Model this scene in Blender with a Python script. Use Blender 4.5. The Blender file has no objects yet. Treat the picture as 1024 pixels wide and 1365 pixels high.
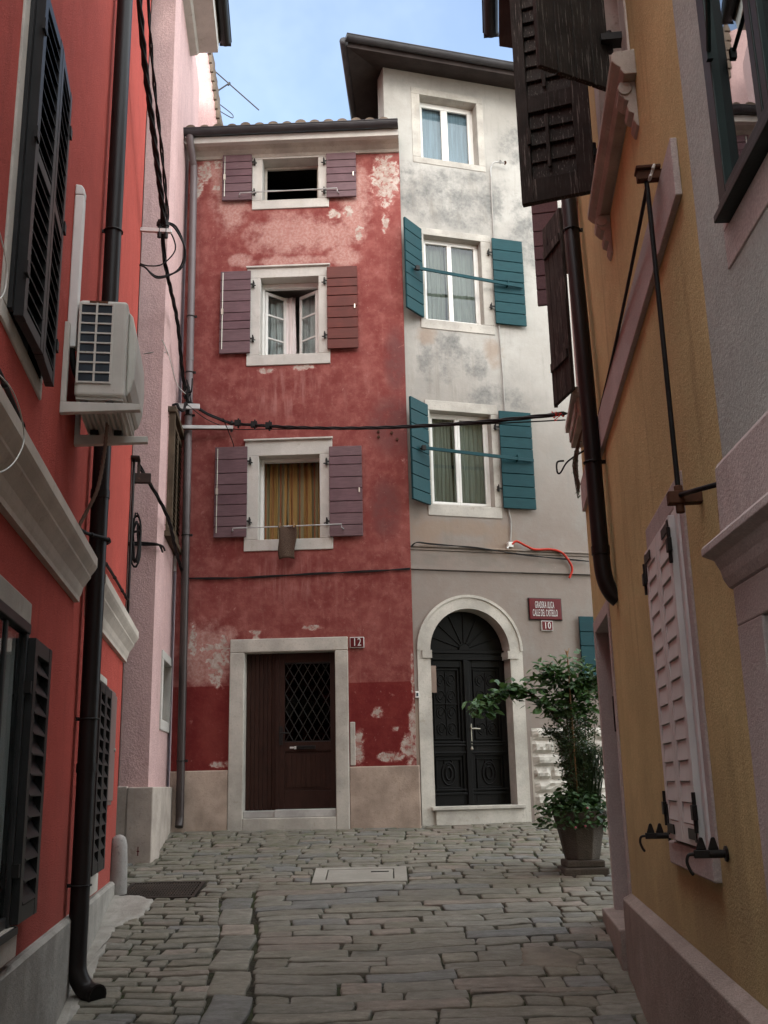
import bpy, math, random
from math import radians as rd, sin, cos, pi, tau
from mathutils import Vector, Matrix
random.seed(7)
scene = bpy.context.scene
COL = scene.collection

# ------------------------------------------------------------------ frames
class Fr:
    """Facade frame: u along the wall (viewer's right), y into the wall, z up (0 = eye level)."""
    def __init__(s, ox, oy, phi):
        s.ox, s.oy, s.phi = ox, oy, phi
        s.c, s.s = cos(phi), sin(phi)
    def w(s, u, y, z):
        return Vector((s.ox + s.c*u - s.s*y, s.oy + s.s*u + s.c*y, z))
    def loc(s, p):
        dx, dy = p[0]-s.ox, p[1]-s.oy
        return (s.c*dx + s.s*dy, -s.s*dx + s.c*dy, p[2])
WORLD = Fr(0, 0, 0)
RED = Fr(0.3207, 12.6713, -0.03397)
WH = Fr(0.2876, 12.7867, 0.27908)
LF = Fr(-2.0438, 6.6758, 1.72277)
RF = Fr(1.5101, 6.4660, -1.67579)
PFR = Fr(-2.5156, 11.12, rd(-1))
PB = Fr(-2.5156, 11.12, pi/2 + rd(5.3))
GF = Fr(1.1957, 3.4826, -pi/2 - rd(1.7))

def gz(x, y):
    """street level"""
    if y > 12.7: z = -0.478 + 0.03*(y-12.7)
    elif y > 5.6: z = -0.478 - 0.14*(12.7-y)
    elif y > 3.0:
        t = (5.6-y)/2.6
        z = -1.472 - 0.364*t + 0.182*t*t
    else: z = -1.654
    return z

ABS = {}
FRM = {}
def props(o, label=None, cat=None, group=None, kind=None):
    if label: o['label'] = label
    if cat: o['category'] = cat
    if group: o['group'] = group
    if kind: o['kind'] = kind
    return o

def empty(name, fr, p, label, cat, group=None):
    o = bpy.data.objects.new(name, None)
    o.empty_display_size = 0.2
    COL.objects.link(o)
    o.location = fr.w(*p); o.rotation_euler = (0, 0, fr.phi)
    ABS[o] = Vector(p); FRM[o] = fr
    return props(o, label, cat, group)

class MB:
    def __init__(s): s.v = []; s.f = []; s.c = []; s.mi = []
    def add(s, verts, faces, mi=0):
        b = len(s.v); s.v += [tuple(p) for p in verts]
        s.f += [tuple(b+i for i in f) for f in faces]; s.mi += [mi]*len(faces)
        return b
    def box(s, x0, x1, y0, y1, z0, z1, mi=0):
        s.add([(x0,y0,z0),(x1,y0,z0),(x1,y1,z0),(x0,y1,z0),(x0,y0,z1),(x1,y0,z1),(x1,y1,z1),(x0,y1,z1)],
              [(0,3,2,1),(4,5,6,7),(0,1,5,4),(1,2,6,5),(2,3,7,6),(3,0,4,7)], mi)
    def prism(s, pts, a0, a1, axis='y', mi=0):
        """closed polygon pts extruded along an axis. axis y: pts (x,z); axis x: pts (y,z); axis z: pts (x,y)"""
        n = len(pts)
        def P(p, a):
            return (p[0], a, p[1]) if axis == 'y' else ((a, p[0], p[1]) if axis == 'x' else (p[0], p[1], a))
        vs = [P(p, a0) for p in pts] + [P(p, a1) for p in pts]
        fs = [tuple(range(n)), tuple(range(2*n-1, n-1, -1))]
        fs += [(i, (i+1) % n + 0, n+(i+1) % n, n+i)[::-1] for i in range(n)]
        s.add(vs, fs, mi)
    def tube(s, pts, r, n=8, caps=True, mi=0, hollow=0):
        pts = [Vector(p) for p in pts]
        rs = r if isinstance(r, (list, tuple)) else [r]*len(pts)
        rings = []; up = None
        for i, p in enumerate(pts):
            t = (pts[min(i+1, len(pts)-1)] - pts[max(i-1, 0)])
            if t.length < 1e-9: t = Vector((0,0,1))
            t.normalize()
            if up is None:
                a = Vector((0,0,1)) if abs(t.z) < 0.9 else Vector((1,0,0))
                up = t.cross(a).normalized()
            up = (up - t*up.dot(t))
            if up.length < 1e-6: up = t.orthogonal()
            up.normalize(); sd = t.cross(up)
            rings.append([p + (up*cos(tau*k/n) + sd*sin(tau*k/n))*rs[i] for k in range(n)])
        vs = [q for R in rings for q in R]; fs = []
        for i in range(len(rings)-1):
            for k in range(n):
                a = i*n+k; b = i*n+(k+1) % n
                fs.append((a, b, b+n, a+n))
        if caps: fs += [tuple(range(n-1, -1, -1)), tuple((len(rings)-1)*n+k for k in range(n))]
        s.add(vs, fs, mi)
    def lathe(s, prof, cx, cy, n=16, mi=0, facet=0.0):
        vs = []; fs = []
        for (r, z) in prof:
            for k in range(n):
                a = tau*(k+facet)/n
                vs.append((cx + r*cos(a), cy + r*sin(a), z))
        for i in range(len(prof)-1):
            for k in range(n):
                a = i*n+k; b = i*n+(k+1) % n
                fs.append((a, b, b+n, a+n))
        s.add(vs, fs + [tuple(range(n-1,-1,-1)), tuple((len(prof)-1)*n+k for k in range(n))], mi)
    def grid(s, fn, nu, nv, mi=0):
        vs = [fn(i/nu, j/nv) for j in range(nv+1) for i in range(nu+1)]
        fs = [(j*(nu+1)+i, j*(nu+1)+i+1, (j+1)*(nu+1)+i+1, (j+1)*(nu+1)+i) for j in range(nv) for i in range(nu)]
        s.add(vs, fs, mi)
    def xf(s, fn, start=0):
        for i in range(start, len(s.v)): s.v[i] = tuple(fn(*s.v[i]))
    def rotz(s, px, py, ang, start=0):
        c, n = cos(ang), sin(ang)
        s.xf(lambda x, y, z: (px + c*(x-px) - n*(y-py), py + n*(x-px) + c*(y-py), z), start)
    def build(s, name, mat, fr=WORLD, parent=None, bevel=0, seg=2, smooth=False, recenter=True, label=None, cat=None, group=None, kind=None, colors=None, normals=True):
        me = bpy.data.meshes.new(name)
        if parent is not None: fr = FRM[parent]
        if recenter and s.v:
            xs = [[p[k] for p in s.v] for k in range(3)]
            c = Vector(((min(xs[0])+max(xs[0]))/2, (min(xs[1])+max(xs[1]))/2, min(xs[2])))
        else: c = Vector((0,0,0))
        me.from_pydata([(p[0]-c.x, p[1]-c.y, p[2]-c.z) for p in s.v], [], s.f)
        mats = mat if isinstance(mat, (list, tuple)) else [mat]
        for m in mats: me.materials.append(m)
        if len(mats) > 1:
            for p, i in zip(me.polygons, s.mi): p.material_index = i
        if normals:
            import bmesh
            bm = bmesh.new(); bm.from_mesh(me); bmesh.ops.recalc_face_normals(bm, faces=bm.faces); bm.to_mesh(me); bm.free()
        if smooth:
            for p in me.polygons: p.use_smooth = True
        if colors is not None:
            at = me.color_attributes.new('tone', 'FLOAT_COLOR', 'POINT')
            for i, q in enumerate(colors): at.data[i].color = (q[0], q[1], q[2], 1)
        o = bpy.data.objects.new(name, me); COL.objects.link(o)
        if parent is not None:
            o.parent = parent; o.location = c - ABS[parent]
        else:
            o.location = fr.w(*c); o.rotation_euler = (0, 0, fr.phi)
        ABS[o] = c; FRM[o] = fr
        if bevel:
            b = o.modifiers.new('edge', 'BEVEL'); b.width = bevel; b.segments = seg; b.limit_method = 'ANGLE'; b.angle_limit = rd(40)
            b.harden_normals = False
        return props(o, label, cat, group, kind)

def text_mesh(txt, size, width, depth=0.002):
    cu = bpy.data.curves.new('lettering', 'FONT'); cu.body = txt; cu.size = size; cu.extrude = depth; cu.offset = size*0.002
    cu.space_character = 1.12; cu.align_x = 'CENTER'; cu.align_y = 'CENTER'
    ob = bpy.data.objects.new('lettering', cu); COL.objects.link(ob)
    dg = bpy.context.evaluated_depsgraph_get(); dg.update()
    me = bpy.data.meshes.new_from_object(ob.evaluated_get(dg))
    vs = [v.co.copy() for v in me.vertices]; fs = [tuple(p.vertices) for p in me.polygons]
    bpy.data.objects.remove(ob); bpy.data.meshes.remove(me)
    w = max(v.x for v in vs) - min(v.x for v in vs); k = width/w
    return [(v.x*k, v.y, v.z) for v in vs], fs

def smooth_path(pts, n=6):
    P = [Vector(p) for p in pts]; out = []
    for i in range(len(P)-1):
        a = P[max(i-1,0)]; b = P[i]; c = P[i+1]; d = P[min(i+2,len(P)-1)]
        for k in range(n):
            t = k/n
            out.append(0.5*((2*b) + (c-a)*t + (2*a-5*b+4*c-d)*t*t + (3*b-a-3*c+d)*t**3))
    out.append(P[-1]); return out

# ------------------------------------------------------------------ materials
class NT:
    def __init__(s, m):
        m.use_nodes = True; s.t = m.node_tree; s.t.nodes.clear()
        s.out = s.t.nodes.new('ShaderNodeOutputMaterial')
        s._co = None
    def n(s, typ, **kw):
        x = s.t.nodes.new(typ)
        for k, v in kw.items(): setattr(x, k, v)
        return x
    def L(s, a, b): s.t.links.new(a, b)
    def set(s, sock, v):
        if isinstance(v, bpy.types.NodeSocket): s.L(v, sock)
        elif v is not None:
            if hasattr(sock.default_value, '__len__') and isinstance(v, (tuple, list)) and len(sock.default_value) == 4 and len(v) == 3: v = (*v, 1)
            sock.default_value = v
    def math(s, op, a, b=None, c=None, clamp=False):
        x = s.n('ShaderNodeMath', operation=op, use_clamp=clamp)
        s.set(x.inputs[0], a)
        if b is not None: s.set(x.inputs[1], b)
        if c is not None: s.set(x.inputs[2], c)
        return x.outputs[0]
    def vmath(s, op, a, b=None, out=0):
        x = s.n('ShaderNodeVectorMath', operation=op); s.set(x.inputs[0], a)
        if b is not None: s.set(x.inputs[1], b)
        return x.outputs[out]
    def mix(s, f, a, b, mode='MIX'):
        x = s.n('ShaderNodeMix', data_type='RGBA', blend_type=mode)
        s.set(x.inputs[0], f); s.set(x.inputs[6], a); s.set(x.inputs[7], b); return x.outputs[2]
    def coord(s, rand=True):
        if s._co is None:
            tc = s.n('ShaderNodeTexCoord')
            if rand:
                oi = s.n('ShaderNodeObjectInfo')
                r = s.math('MULTIPLY', oi.outputs['Random'], 53.0)
                s._co = s.vmath('ADD', tc.outputs['Object'], r)
            else: s._co = tc.outputs['Object']
        return s._co
    def noise(s, scale, detail=4, rough=0.55, vec=None, stretch=None, dist=0.0):
        v = vec if vec is not None else s.coord()
        if stretch: v = s.vmath('MULTIPLY', v, stretch)
        x = s.n('ShaderNodeTexNoise'); s.L(v, x.inputs['Vector'])
        x.inputs['Scale'].default_value = scale; x.inputs['Detail'].default_value = detail
        x.inputs['Roughness'].default_value = rough; x.inputs['Distortion'].default_value = dist
        return x.outputs['Fac']
    def map(s, v, a, b, c=0.0, d=1.0, smooth=True):
        x = s.n('ShaderNodeMapRange', interpolation_type='SMOOTHSTEP' if smooth else 'LINEAR')
        s.set(x.inputs[0], v); s.set(x.inputs[1], a); s.set(x.inputs[2], b); s.set(x.inputs[3], c); s.set(x.inputs[4], d)
        return x.outputs[0]
    def bump(s, h, strength=0.3, dist=0.01, nrm=None):
        x = s.n('ShaderNodeBump'); x.inputs['Strength'].default_value = strength; x.inputs['Distance'].default_value = dist
        s.L(h, x.inputs['Height'])
        if nrm is not None: s.L(nrm, x.inputs['Normal'])
        return x.outputs[0]
    def bsdf(s, col, rough=0.85, spec=0.3, nrm=None, metal=0.0, **kw):
        b = s.n('ShaderNodeBsdfPrincipled')
        s.set(b.inputs['Base Color'], col); s.set(b.inputs['Roughness'], rough)
        s.set(b.inputs['Specular IOR Level'], spec); s.set(b.inputs['Metallic'], metal)
        if nrm is not None: s.L(nrm, b.inputs['Normal'])
        for k, v in kw.items(): s.set(b.inputs[k], v)
        s.L(b.outputs[0], s.out.inputs[0]); return b
    def patch(s, blobs, vec):
        """soft union of elliptical blobs (u, z, ru, rz) on a wall"""
        sep = s.n('ShaderNodeSeparateXYZ'); s.L(vec, sep.inputs[0])
        best = None
        for (u, z, ru, rz) in blobs:
            a = s.math('MULTIPLY_ADD', sep.outputs[0], 1/ru, -u/ru)
            b = s.math('MULTIPLY_ADD', sep.outputs[2], 1/rz, -z/rz)
            d = s.math('ADD', s.math('MULTIPLY', a, a), s.math('MULTIPLY', b, b))
            m = s.math('SUBTRACT', 1.0, d)
            best = m if best is None else s.math('MAXIMUM', best, m)
        return s.math('MAXIMUM', best, -1.0)

def scal(c, k): return tuple(min(1, x*k) for x in c)
def newmat(name):
    m = bpy.data.materials.new(name); return m, NT(m)

def plaster(name, base, vary=0.12, grain=0.25, dirt=None, gscale=220, big=1.3, grime=None):
    m, t = newmat(name)
    n1 = t.noise(big, 5); n2 = t.noise(9, 5, 0.65); n3 = t.noise(gscale*.42, 3, 0.7)
    c = t.mix(t.map(n1, .3, .7), scal(base, 1-vary), scal(base, 1+vary))
    c = t.mix(t.map(n2, .35, .75, 0, .5), c, scal(base, 1-vary*1.3))
    st = t.noise(2.2, 4, .6, stretch=(3.5, 3.5, .35))
    c = t.mix(t.map(st, .52, .76, 0, .42), c, scal(dirt or base, .70))
    bl = t.noise(3.1, 7, .72); c = t.mix(t.map(bl, .52, .72, 0, .35), c, scal(base, 1-vary*2.2)); c = t.mix(t.map(bl, .46, .30, 0, .3), c, scal(base, 1+vary*1.8))
    if grime:   # splash dirt above the plinth, uneven and streaked
        sp_ = t.n('ShaderNodeSeparateXYZ'); t.L(t.n('ShaderNodeTexCoord').outputs['Object'], sp_.inputs[0])
        zz = t.math('ADD', sp_.outputs[2], t.math('MULTIPLY', t.math('SUBTRACT', t.noise(2.6, 6, .68), .5), 1.3))
        c = t.mix(t.map(zz, grime[1], grime[0], 0, .55), c, grime[2])
        cr_ = t.noise(1.9, 8, .6, dist=1.2); ck = t.math('ABSOLUTE', t.math('SUBTRACT', cr_, .5)); c = t.mix(t.math('MULTIPLY', t.map(ck, .004, .001), t.map(t.noise(.9, 2), .52, .6, 0, .5)), c, scal(base, .4))
    c = t.mix(t.map(n3, .35, .65, .42, 0), c, scal(base, .62))
    c = t.mix(t.map(n3, .58, .74, 0, .3), c, scal(base, 1.3))
    h = t.math('ADD', t.math('MULTIPLY', n3, .9), t.math('MULTIPLY', n2, .8))
    t.bsdf(c, .92, .12, t.bump(h, min(1, grain*2.0), .012))
    return m

def stone(name, base, vary=0.24, speck=0.28, rough=.85, bump=.45):
    m, t = newmat(name)
    n1 = t.noise(3, 6, .6); n2 = t.noise(40, 4, .6); n3 = t.noise(150, 2)
    c = t.mix(t.map(n1, .3, .72), scal(base, 1-vary), scal(base, 1+vary*.6))
    c = t.mix(t.map(n2, .55, .75, 0, speck*2), c, scal(base, .6))
    st = t.noise(3, 3, .6, stretch=(4, 4, .4))
    c = t.mix(t.map(st, .55, .8, 0, .3), c, (base[0]*.72, base[1]*.65, base[2]*.55))
    ch = t.noise(7, 7, .75); c = t.mix(t.map(ch, .60, .68, 0, .45), c, (base[0]*.62, base[1]*.58, base[2]*.52)); c = t.mix(t.map(ch, .36, .28, 0, .4), c, scal(base, 1.25))
    h = t.math('ADD', t.math('MULTIPLY', n2, .7), t.math('MULTIPLY', n3, .4))
    t.bsdf(c, rough, .2, t.bump(h, bump, .008)); return m

def paint(name, base, rough=.5, vary=.12, spec=.4, metal=0, wear=None, wearamt=0.0, bump=.08, grainz=None, bleach=None):
    m, t = newmat(name)
    n1 = t.noise(5, 4); n2 = t.noise(60, 3)
    c = t.mix(t.map(n1, .3, .7), scal(base, 1-vary), scal(base, 1+vary))
    if bleach:   # every board has weathered a little differently
        ge_ = t.n('ShaderNodeNewGeometry'); ri = ge_.outputs['Random Per Island']
        c = t.mix(t.math('MULTIPLY', ri, .5), c, bleach)
        c = t.mix(t.map(t.noise(3.0, 5, .7), .45, .75, 0, .5), c, bleach)
        c = t.mix(t.map(t.noise(45, 4, .75), .66, .72, 0, .6), c, scal(bleach, 1.7))
    h = n2
    if grainz:
        g = t.noise(18, 4, .6, stretch=grainz)
        c = t.mix(t.map(g, .35, .7, 0, .5), c, scal(base, .65)); h = t.math('ADD', g, t.math('MULTIPLY', n2, .3))
    if wear:
        w = t.noise(14, 6, .7, stretch=grainz)
        c = t.mix(t.map(w, .62-wearamt, .68-wearamt*.6), c, wear)
    t.bsdf(c, max(rough, .42), spec*.42, t.bump(h, bump, .006), metal); return m

def glass(name, tint=(.75,.8,.8), rough=.02, refl=1.0):
    m, t = newmat(name)
    fr_ = t.n('ShaderNodeFresnel'); fr_.inputs['IOR'].default_value = 1.55
    tr = t.n('ShaderNodeBsdfTransparent'); tr.inputs[0].default_value = (*tint, 1)
    gl = t.n('ShaderNodeBsdfGlossy'); gl.inputs[0].default_value = (1,1,1,1); gl.inputs[1].default_value = rough
    b = t.bump(t.noise(2.5, 1), .05, .02); t.L(b, gl.inputs['Normal'])
    ge_ = t.n('ShaderNodeNewGeometry'); ff = t.math('MULTIPLY', fr_.outputs[0], t.math('SUBTRACT', 1.0, ge_.outputs['Backfacing']))   # reflect at the outer face only
    mx = t.n('ShaderNodeMixShader'); t.L(t.math('MULTIPLY', ff, refl, clamp=True), mx.inputs[0])
    t.L(tr.outputs[0], mx.inputs[1]); t.L(gl.outputs[0], mx.inputs[2]); t.L(mx.outputs[0], t.out.inputs[0])
    return m

M = {}
M['stone'] = stone('pale_limestone', (.46,.425,.375))
M['stone_white'] = stone('whitewashed_stone', (.50,.47,.43), .12, .1)
M['stone_dull'] = stone('dull_whitewashed_stone', (.40,.37,.33))
M['stone_band'] = stone('beige_cornice_stone', (.53,.465,.40), .16, .15)
M['stone_grey'] = stone('grey_stone', (.42,.375,.325))
M['render_grey'] = stone('coarse_grey_render', (.30,.28,.25), .25, .45, .95, .7)
M['plinth_red'] = stone('stained_plinth_render', (.40,.31,.25), .3, .3, .92, .5)
M['base_right'] = plaster('pink_brown_plinth', (.32,.26,.23), .2, .3, (.2,.17,.15))
M['terracotta'] = plaster('terracotta_plaster', (.465,.086,.066), .11, .45, (.36,.075,.06), 260, grime=(-.85, .35, (.26,.085,.07)))
M['pink'] = plaster('pink_plaster', (.58,.385,.365), .08, .4, (.45,.30,.28), 130)
M['pink_stone'] = stone('pink_base_stone', (.42,.36,.31), .25, .3)
M['yellow'] = plaster('ochre_plaster', (.585,.47,.235), .12, .26, (.40,.30,.15), 230, grime=(-.8, .3, (.33,.25,.15)))
M['greywall'] = plaster('grey_plaster', (.43,.455,.425), .1, .2, (.32,.29,.27), 200)
M['pinktrim'] = plaster('pink_trim_plaster', (.485,.42,.40), .12, .2, (.40,.30,.27), 200)
M['purple'] = paint('mauve_shutter_paint', (.125,.068,.078), .55, .15, .35, wear=(.22,.16,.15), wearamt=-.04, grainz=(.4,4,4), bleach=(.155,.10,.105))
M['brownred'] = paint('brown_red_shutter_paint', (.105,.020,.014), .5, .2, .45, wear=(.2,.09,.06), wearamt=-.04, grainz=(.4,4,4), bleach=(.10,.026,.02))
M['teal'] = paint('teal_shutter_paint', (.0045,.037,.045), .55, .12, .4, grainz=(.4,4,4), bump=.05, bleach=(.010,.052,.058))
M['black_wood'] = paint('dark_weathered_wood', (.036,.031,.027), .7, .3, .25, wear=(.16,.145,.13), wearamt=.06, grainz=(7,7,.3), bump=.6)
M['black_metal'] = paint('black_iron', (.018,.016,.015), .5, .2, .4)
M['dark_pipe'] = paint('dark_brown_downpipe', (.012,.009,.0085), .34, .15, .5)
M['grey_pipe'] = paint('grey_brown_downpipe', (.115,.095,.092), .4, .15, .4)
M['shutter_dark'] = paint('charcoal_louvre_paint', (.022,.021,.021), .42, .2, .4)
M['white_paint'] = paint('white_paint', (.66,.64,.61), .45, .06, .35)
M['pinkwhite'] = paint('pinkish_white_shutter', (.63,.60,.585), .4, .05, .35)
M['ac'] = paint('aged_beige_casing', (.52,.50,.45), .5, .06, .35, wear=(.36,.31,.24), wearamt=-.05)
M['ac_dark'] = paint('dark_coil', (.03,.04,.05), .4, .3, .4)
M['galv'] = paint('galvanised_steel', (.40,.39,.38), .45, .15, .5, metal=.3)
M['rust'] = paint('rusty_iron', (.075,.036,.023), .8, .4, .2, wear=(.14,.07,.04), wearamt=.05)
M['cable'] = paint('black_cable_sheath', (.014,.013,.013), .6, .2, .3)
M['cable_white'] = paint('white_cable', (.55,.54,.50), .5, .1, .3)
M['cable_grey'] = paint('grey_conduit', (.30,.28,.26), .5, .15, .3)
M['redhose'] = paint('red_corrugated_hose', (.40,.030,.016), .4, .1, .4)
M['door_wood'] = paint('brown_door_wood', (.030,.013,.0095), .5, .25, .35, wear=(.07,.034,.022), wearamt=-.01, grainz=(6,6,.4), bump=.3, bleach=(.046,.020,.014))
M['door_black'] = paint('black_varnished_wood', (.0035,.003,.003), .45, .3, .35, wear=(.03,.025,.02), wearamt=-.02, grainz=(6,6,.4), bump=.25)
M['sign_red'] = paint('dark_red_enamel', (.095,.007,.009), .3, .1, .5)
M['sign_white'] = paint('white_enamel_lettering', (.56,.54,.52), .4, .03, .4)
M['tile'] = stone('weathered_roof_tile', (.13,.095,.07), .35, .3)
M['gutter'] = paint('dark_grey_gutter', (.045,.042,.045), .4, .15, .5)
M['soffit'] = paint('dark_soffit_wood', (.045,.035,.033), .7, .2, .2, grainz=(.5,5,5), bump=.2)
M['room_light'] = paint('pale_room_wall', (.30,.27,.25), .9, .1, .1)
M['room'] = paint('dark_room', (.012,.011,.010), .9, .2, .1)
M['glass'] = glass('window_glass')
M['glass_dim'] = glass('door_glass', (.3,.3,.3), .05, .25)
M['glass_dark'] = glass('casement_glass', (.25,.27,.28), .01, 1.6)
M['towel'] = plaster('brown_towelling', (.085,.055,.04), .2, .8, gscale=300)
M['paper'] = paint('worn_card', (.22,.16,.13), .8, .15, .1)
M['meter'] = paint('grey_brown_meter_door', (.17,.12,.11), .4, .08, .4)
M['brass'] = paint('dull_metal', (.45,.42,.36), .35, .1, .5, metal=.8)
M['leadstrip'] = paint('weathered_metal_strip', (.42,.40,.38), .5, .2, .4)
# ---- the two old facades: paint, faded areas, peeled plaster, streaks
def red_wall():
    m, t = newmat('weathered_red_plaster')
    tc = t.n('ShaderNodeTexCoord'); V = tc.outputs['Object']; t._co = V
    sep = t.n('ShaderNodeSeparateXYZ'); t.L(V, sep.inputs[0]); U, Z = sep.outputs[0], sep.outputs[2]
    n1 = t.noise(1.1, 6, .6); n2 = t.noise(5, 6, .65); n3 = t.noise(26, 5, .65); n4 = t.noise(160, 2)
    base = t.mix(t.map(n1, .3, .7), (.165,.036,.032), (.215,.058,.050))
    base = t.mix(t.map(n2, .40, .70, 0, .7), base, (.315,.112,.095))
    base = t.mix(t.map(t.noise(2.3, 7, .72), .47, .68, 0, .5), base, (.185,.048,.042))
    base = t.mix(t.map(t.noise(11, 6, .75), .52, .70, 0, .4), base, (.36,.16,.14))
    base = t.mix(t.map(n2, .28, .46, .45, 0), base, (.17,.030,.026))
    streak = t.noise(6, 4, .6, stretch=(2.2, 1, .25))
    base = t.mix(t.map(streak, .54, .76, 0, .3), base, (.33,.145,.125))
    st2 = t.noise(4, 6, .7, stretch=(2.0, 1, .3), dist=.6); base = t.mix(t.map(st2, .56, .74, 0, .3), base, (.14,.042,.036))
    # weathered dark stain towards the white house
    ds = t.patch([(-.15,4.5,.45,.55), (-.12,5.4,.2,.6), (-.3,3.4,.25,.5)], V)
    base = t.mix(t.math('MULTIPLY', t.map(ds, 0, .9), t.map(n2, .3, .6, .2, .7)), base, (.11,.045,.045))
    # faded pale areas
    fade = t.patch([(-1.55,7.32,.75,.42), (-1.0,7.28,.6,.30), (-.62,7.75,.30,.75), (-2.35,7.95,.35,.75), (-2.45,8.35,.4,.28), (-.8,6.95,.3,.2), (-2.2,6.95,.22,.14), (-1.5,6.92,.7,.10), (-.85,7.0,.16,.2), (-2.5,1.6,.5,.5), (-.35,.65,.4,.4)], V)
    fm = t.math('ADD', t.math('MULTIPLY', fade, .5), t.math('SUBTRACT', n2, .5))
    base = t.mix(t.map(fm, .08, .46, 0, .8), base, t.mix(t.map(n3, .35, .65), (.36,.17,.145), (.46,.29,.25)))
    # dark red lower band
    zz = t.math('ADD', Z, t.math('MULTIPLY', t.math('SUBTRACT', n3, .5), .012))
    band = t.map(zz, 1.218, 1.208)
    lowc = t.mix(t.map(n2, .3, .7), (.125,.014,.014), (.175,.028,.024))
    lowc = t.mix(t.map(n1, .5, .75, 0, .5), lowc, (.20,.045,.035))
    lowc = t.mix(t.map(n3, .55, .75, 0, .45), lowc, (.21,.075,.06))
    base = t.mix(band, base, lowc)
    # peeled plaster
    peel = t.patch([(-.20,8.12,.20,.42), (-.72,7.62,.07,.13), (-.92,7.60,.10,.07), (-.58,7.30,.07,.16), (-.21,7.42,.06,.16), (-2.72,8.36,.10,.22), (-2.83,8.1,.09,.22), (-2.5,8.47,.13,.09), (-2.55,8.1,.05,.1), 
                    (-1.85,5.33,.12,.05), (-1.35,5.36,.16,.05), (-2.42,1.46,.14,.25), (-2.33,1.7,.07,.16), (-2.72,1.78,.06,.2), (-2.5,1.68,.14,.06), (-1.25,1.90,.13,.035), (-1.95,1.86,.08,.035), (-1.93,1.78,.05,.1),
                    (-.06,.42,.11,.20), (-.02,.72,.06,.22), (-.02,1.25,.02,.3), (-.68,.45,.07,.22), (-.25,.65,.05,.035), (-2.3,.28,.18,.04), (-.45,.85,.07,.06), (-.3,.33,.16,.06)], V)
    n5 = t.noise(9, 6, .62, dist=.4)
    pm = t.math('ADD', t.math('MULTIPLY', peel, .40), t.math('MULTIPLY', t.math('SUBTRACT', n3, .5), .5))
    pm = t.math('ADD', pm, t.math('MULTIPLY', t.math('SUBTRACT', n5, .5), 2.1))
    pk = t.map(pm, .16, .19)
    pcol = t.mix(t.map(n5, .40, .66), (.34,.27,.23), (.50,.44,.39))
    pcol = t.mix(t.map(n4, .4, .7, 0, .4), pcol, (.30,.16,.13))
    pcol = t.mix(t.map(t.noise(15, 5, .75), .50, .60, 0, .75), pcol, (.30,.085,.07))
    base = t.mix(pk, base, pcol)
    # scratches and flecks
    fl = t.noise(34, 3, .6, stretch=(2.2, 1, .55)); fl2 = t.noise(1.7, 3)
    fk = t.math('MULTIPLY', t.map(fl, .685, .715), t.map(fl2, .42, .6))
    base = t.mix(t.math('MULTIPLY', fk, .6), base, (.5,.38,.34))
    rim = t.math('SUBTRACT', t.map(pm, -.12, .16), pk)
    base = t.mix(t.math('MULTIPLY', rim, .6), base, (.40,.19,.165))
    dr = t.patch([(-1.54,5.0,.62,.42), (-1.54,2.55,.62,.38), (-1.5,7.45,.55,.25)], V)
    base = t.mix(t.math('MULTIPLY', t.map(dr, 0, .9), t.map(t.noise(8, 4, .6, stretch=(2, 1, .2)), .45, .68, 0, .55)), base, (.36,.17,.15))
    h = t.math('ADD', t.math('MULTIPLY', n3, .5), t.math('MULTIPLY', n4, .18))
    h = t.math('SUBTRACT', h, t.math('MULTIPLY', pk, .9))
    h = t.math('ADD', h, t.math('MULTIPLY', n2, .8))
    t.bsdf(base, .9, .15, t.bump(h, .42, .014)); return m

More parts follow.
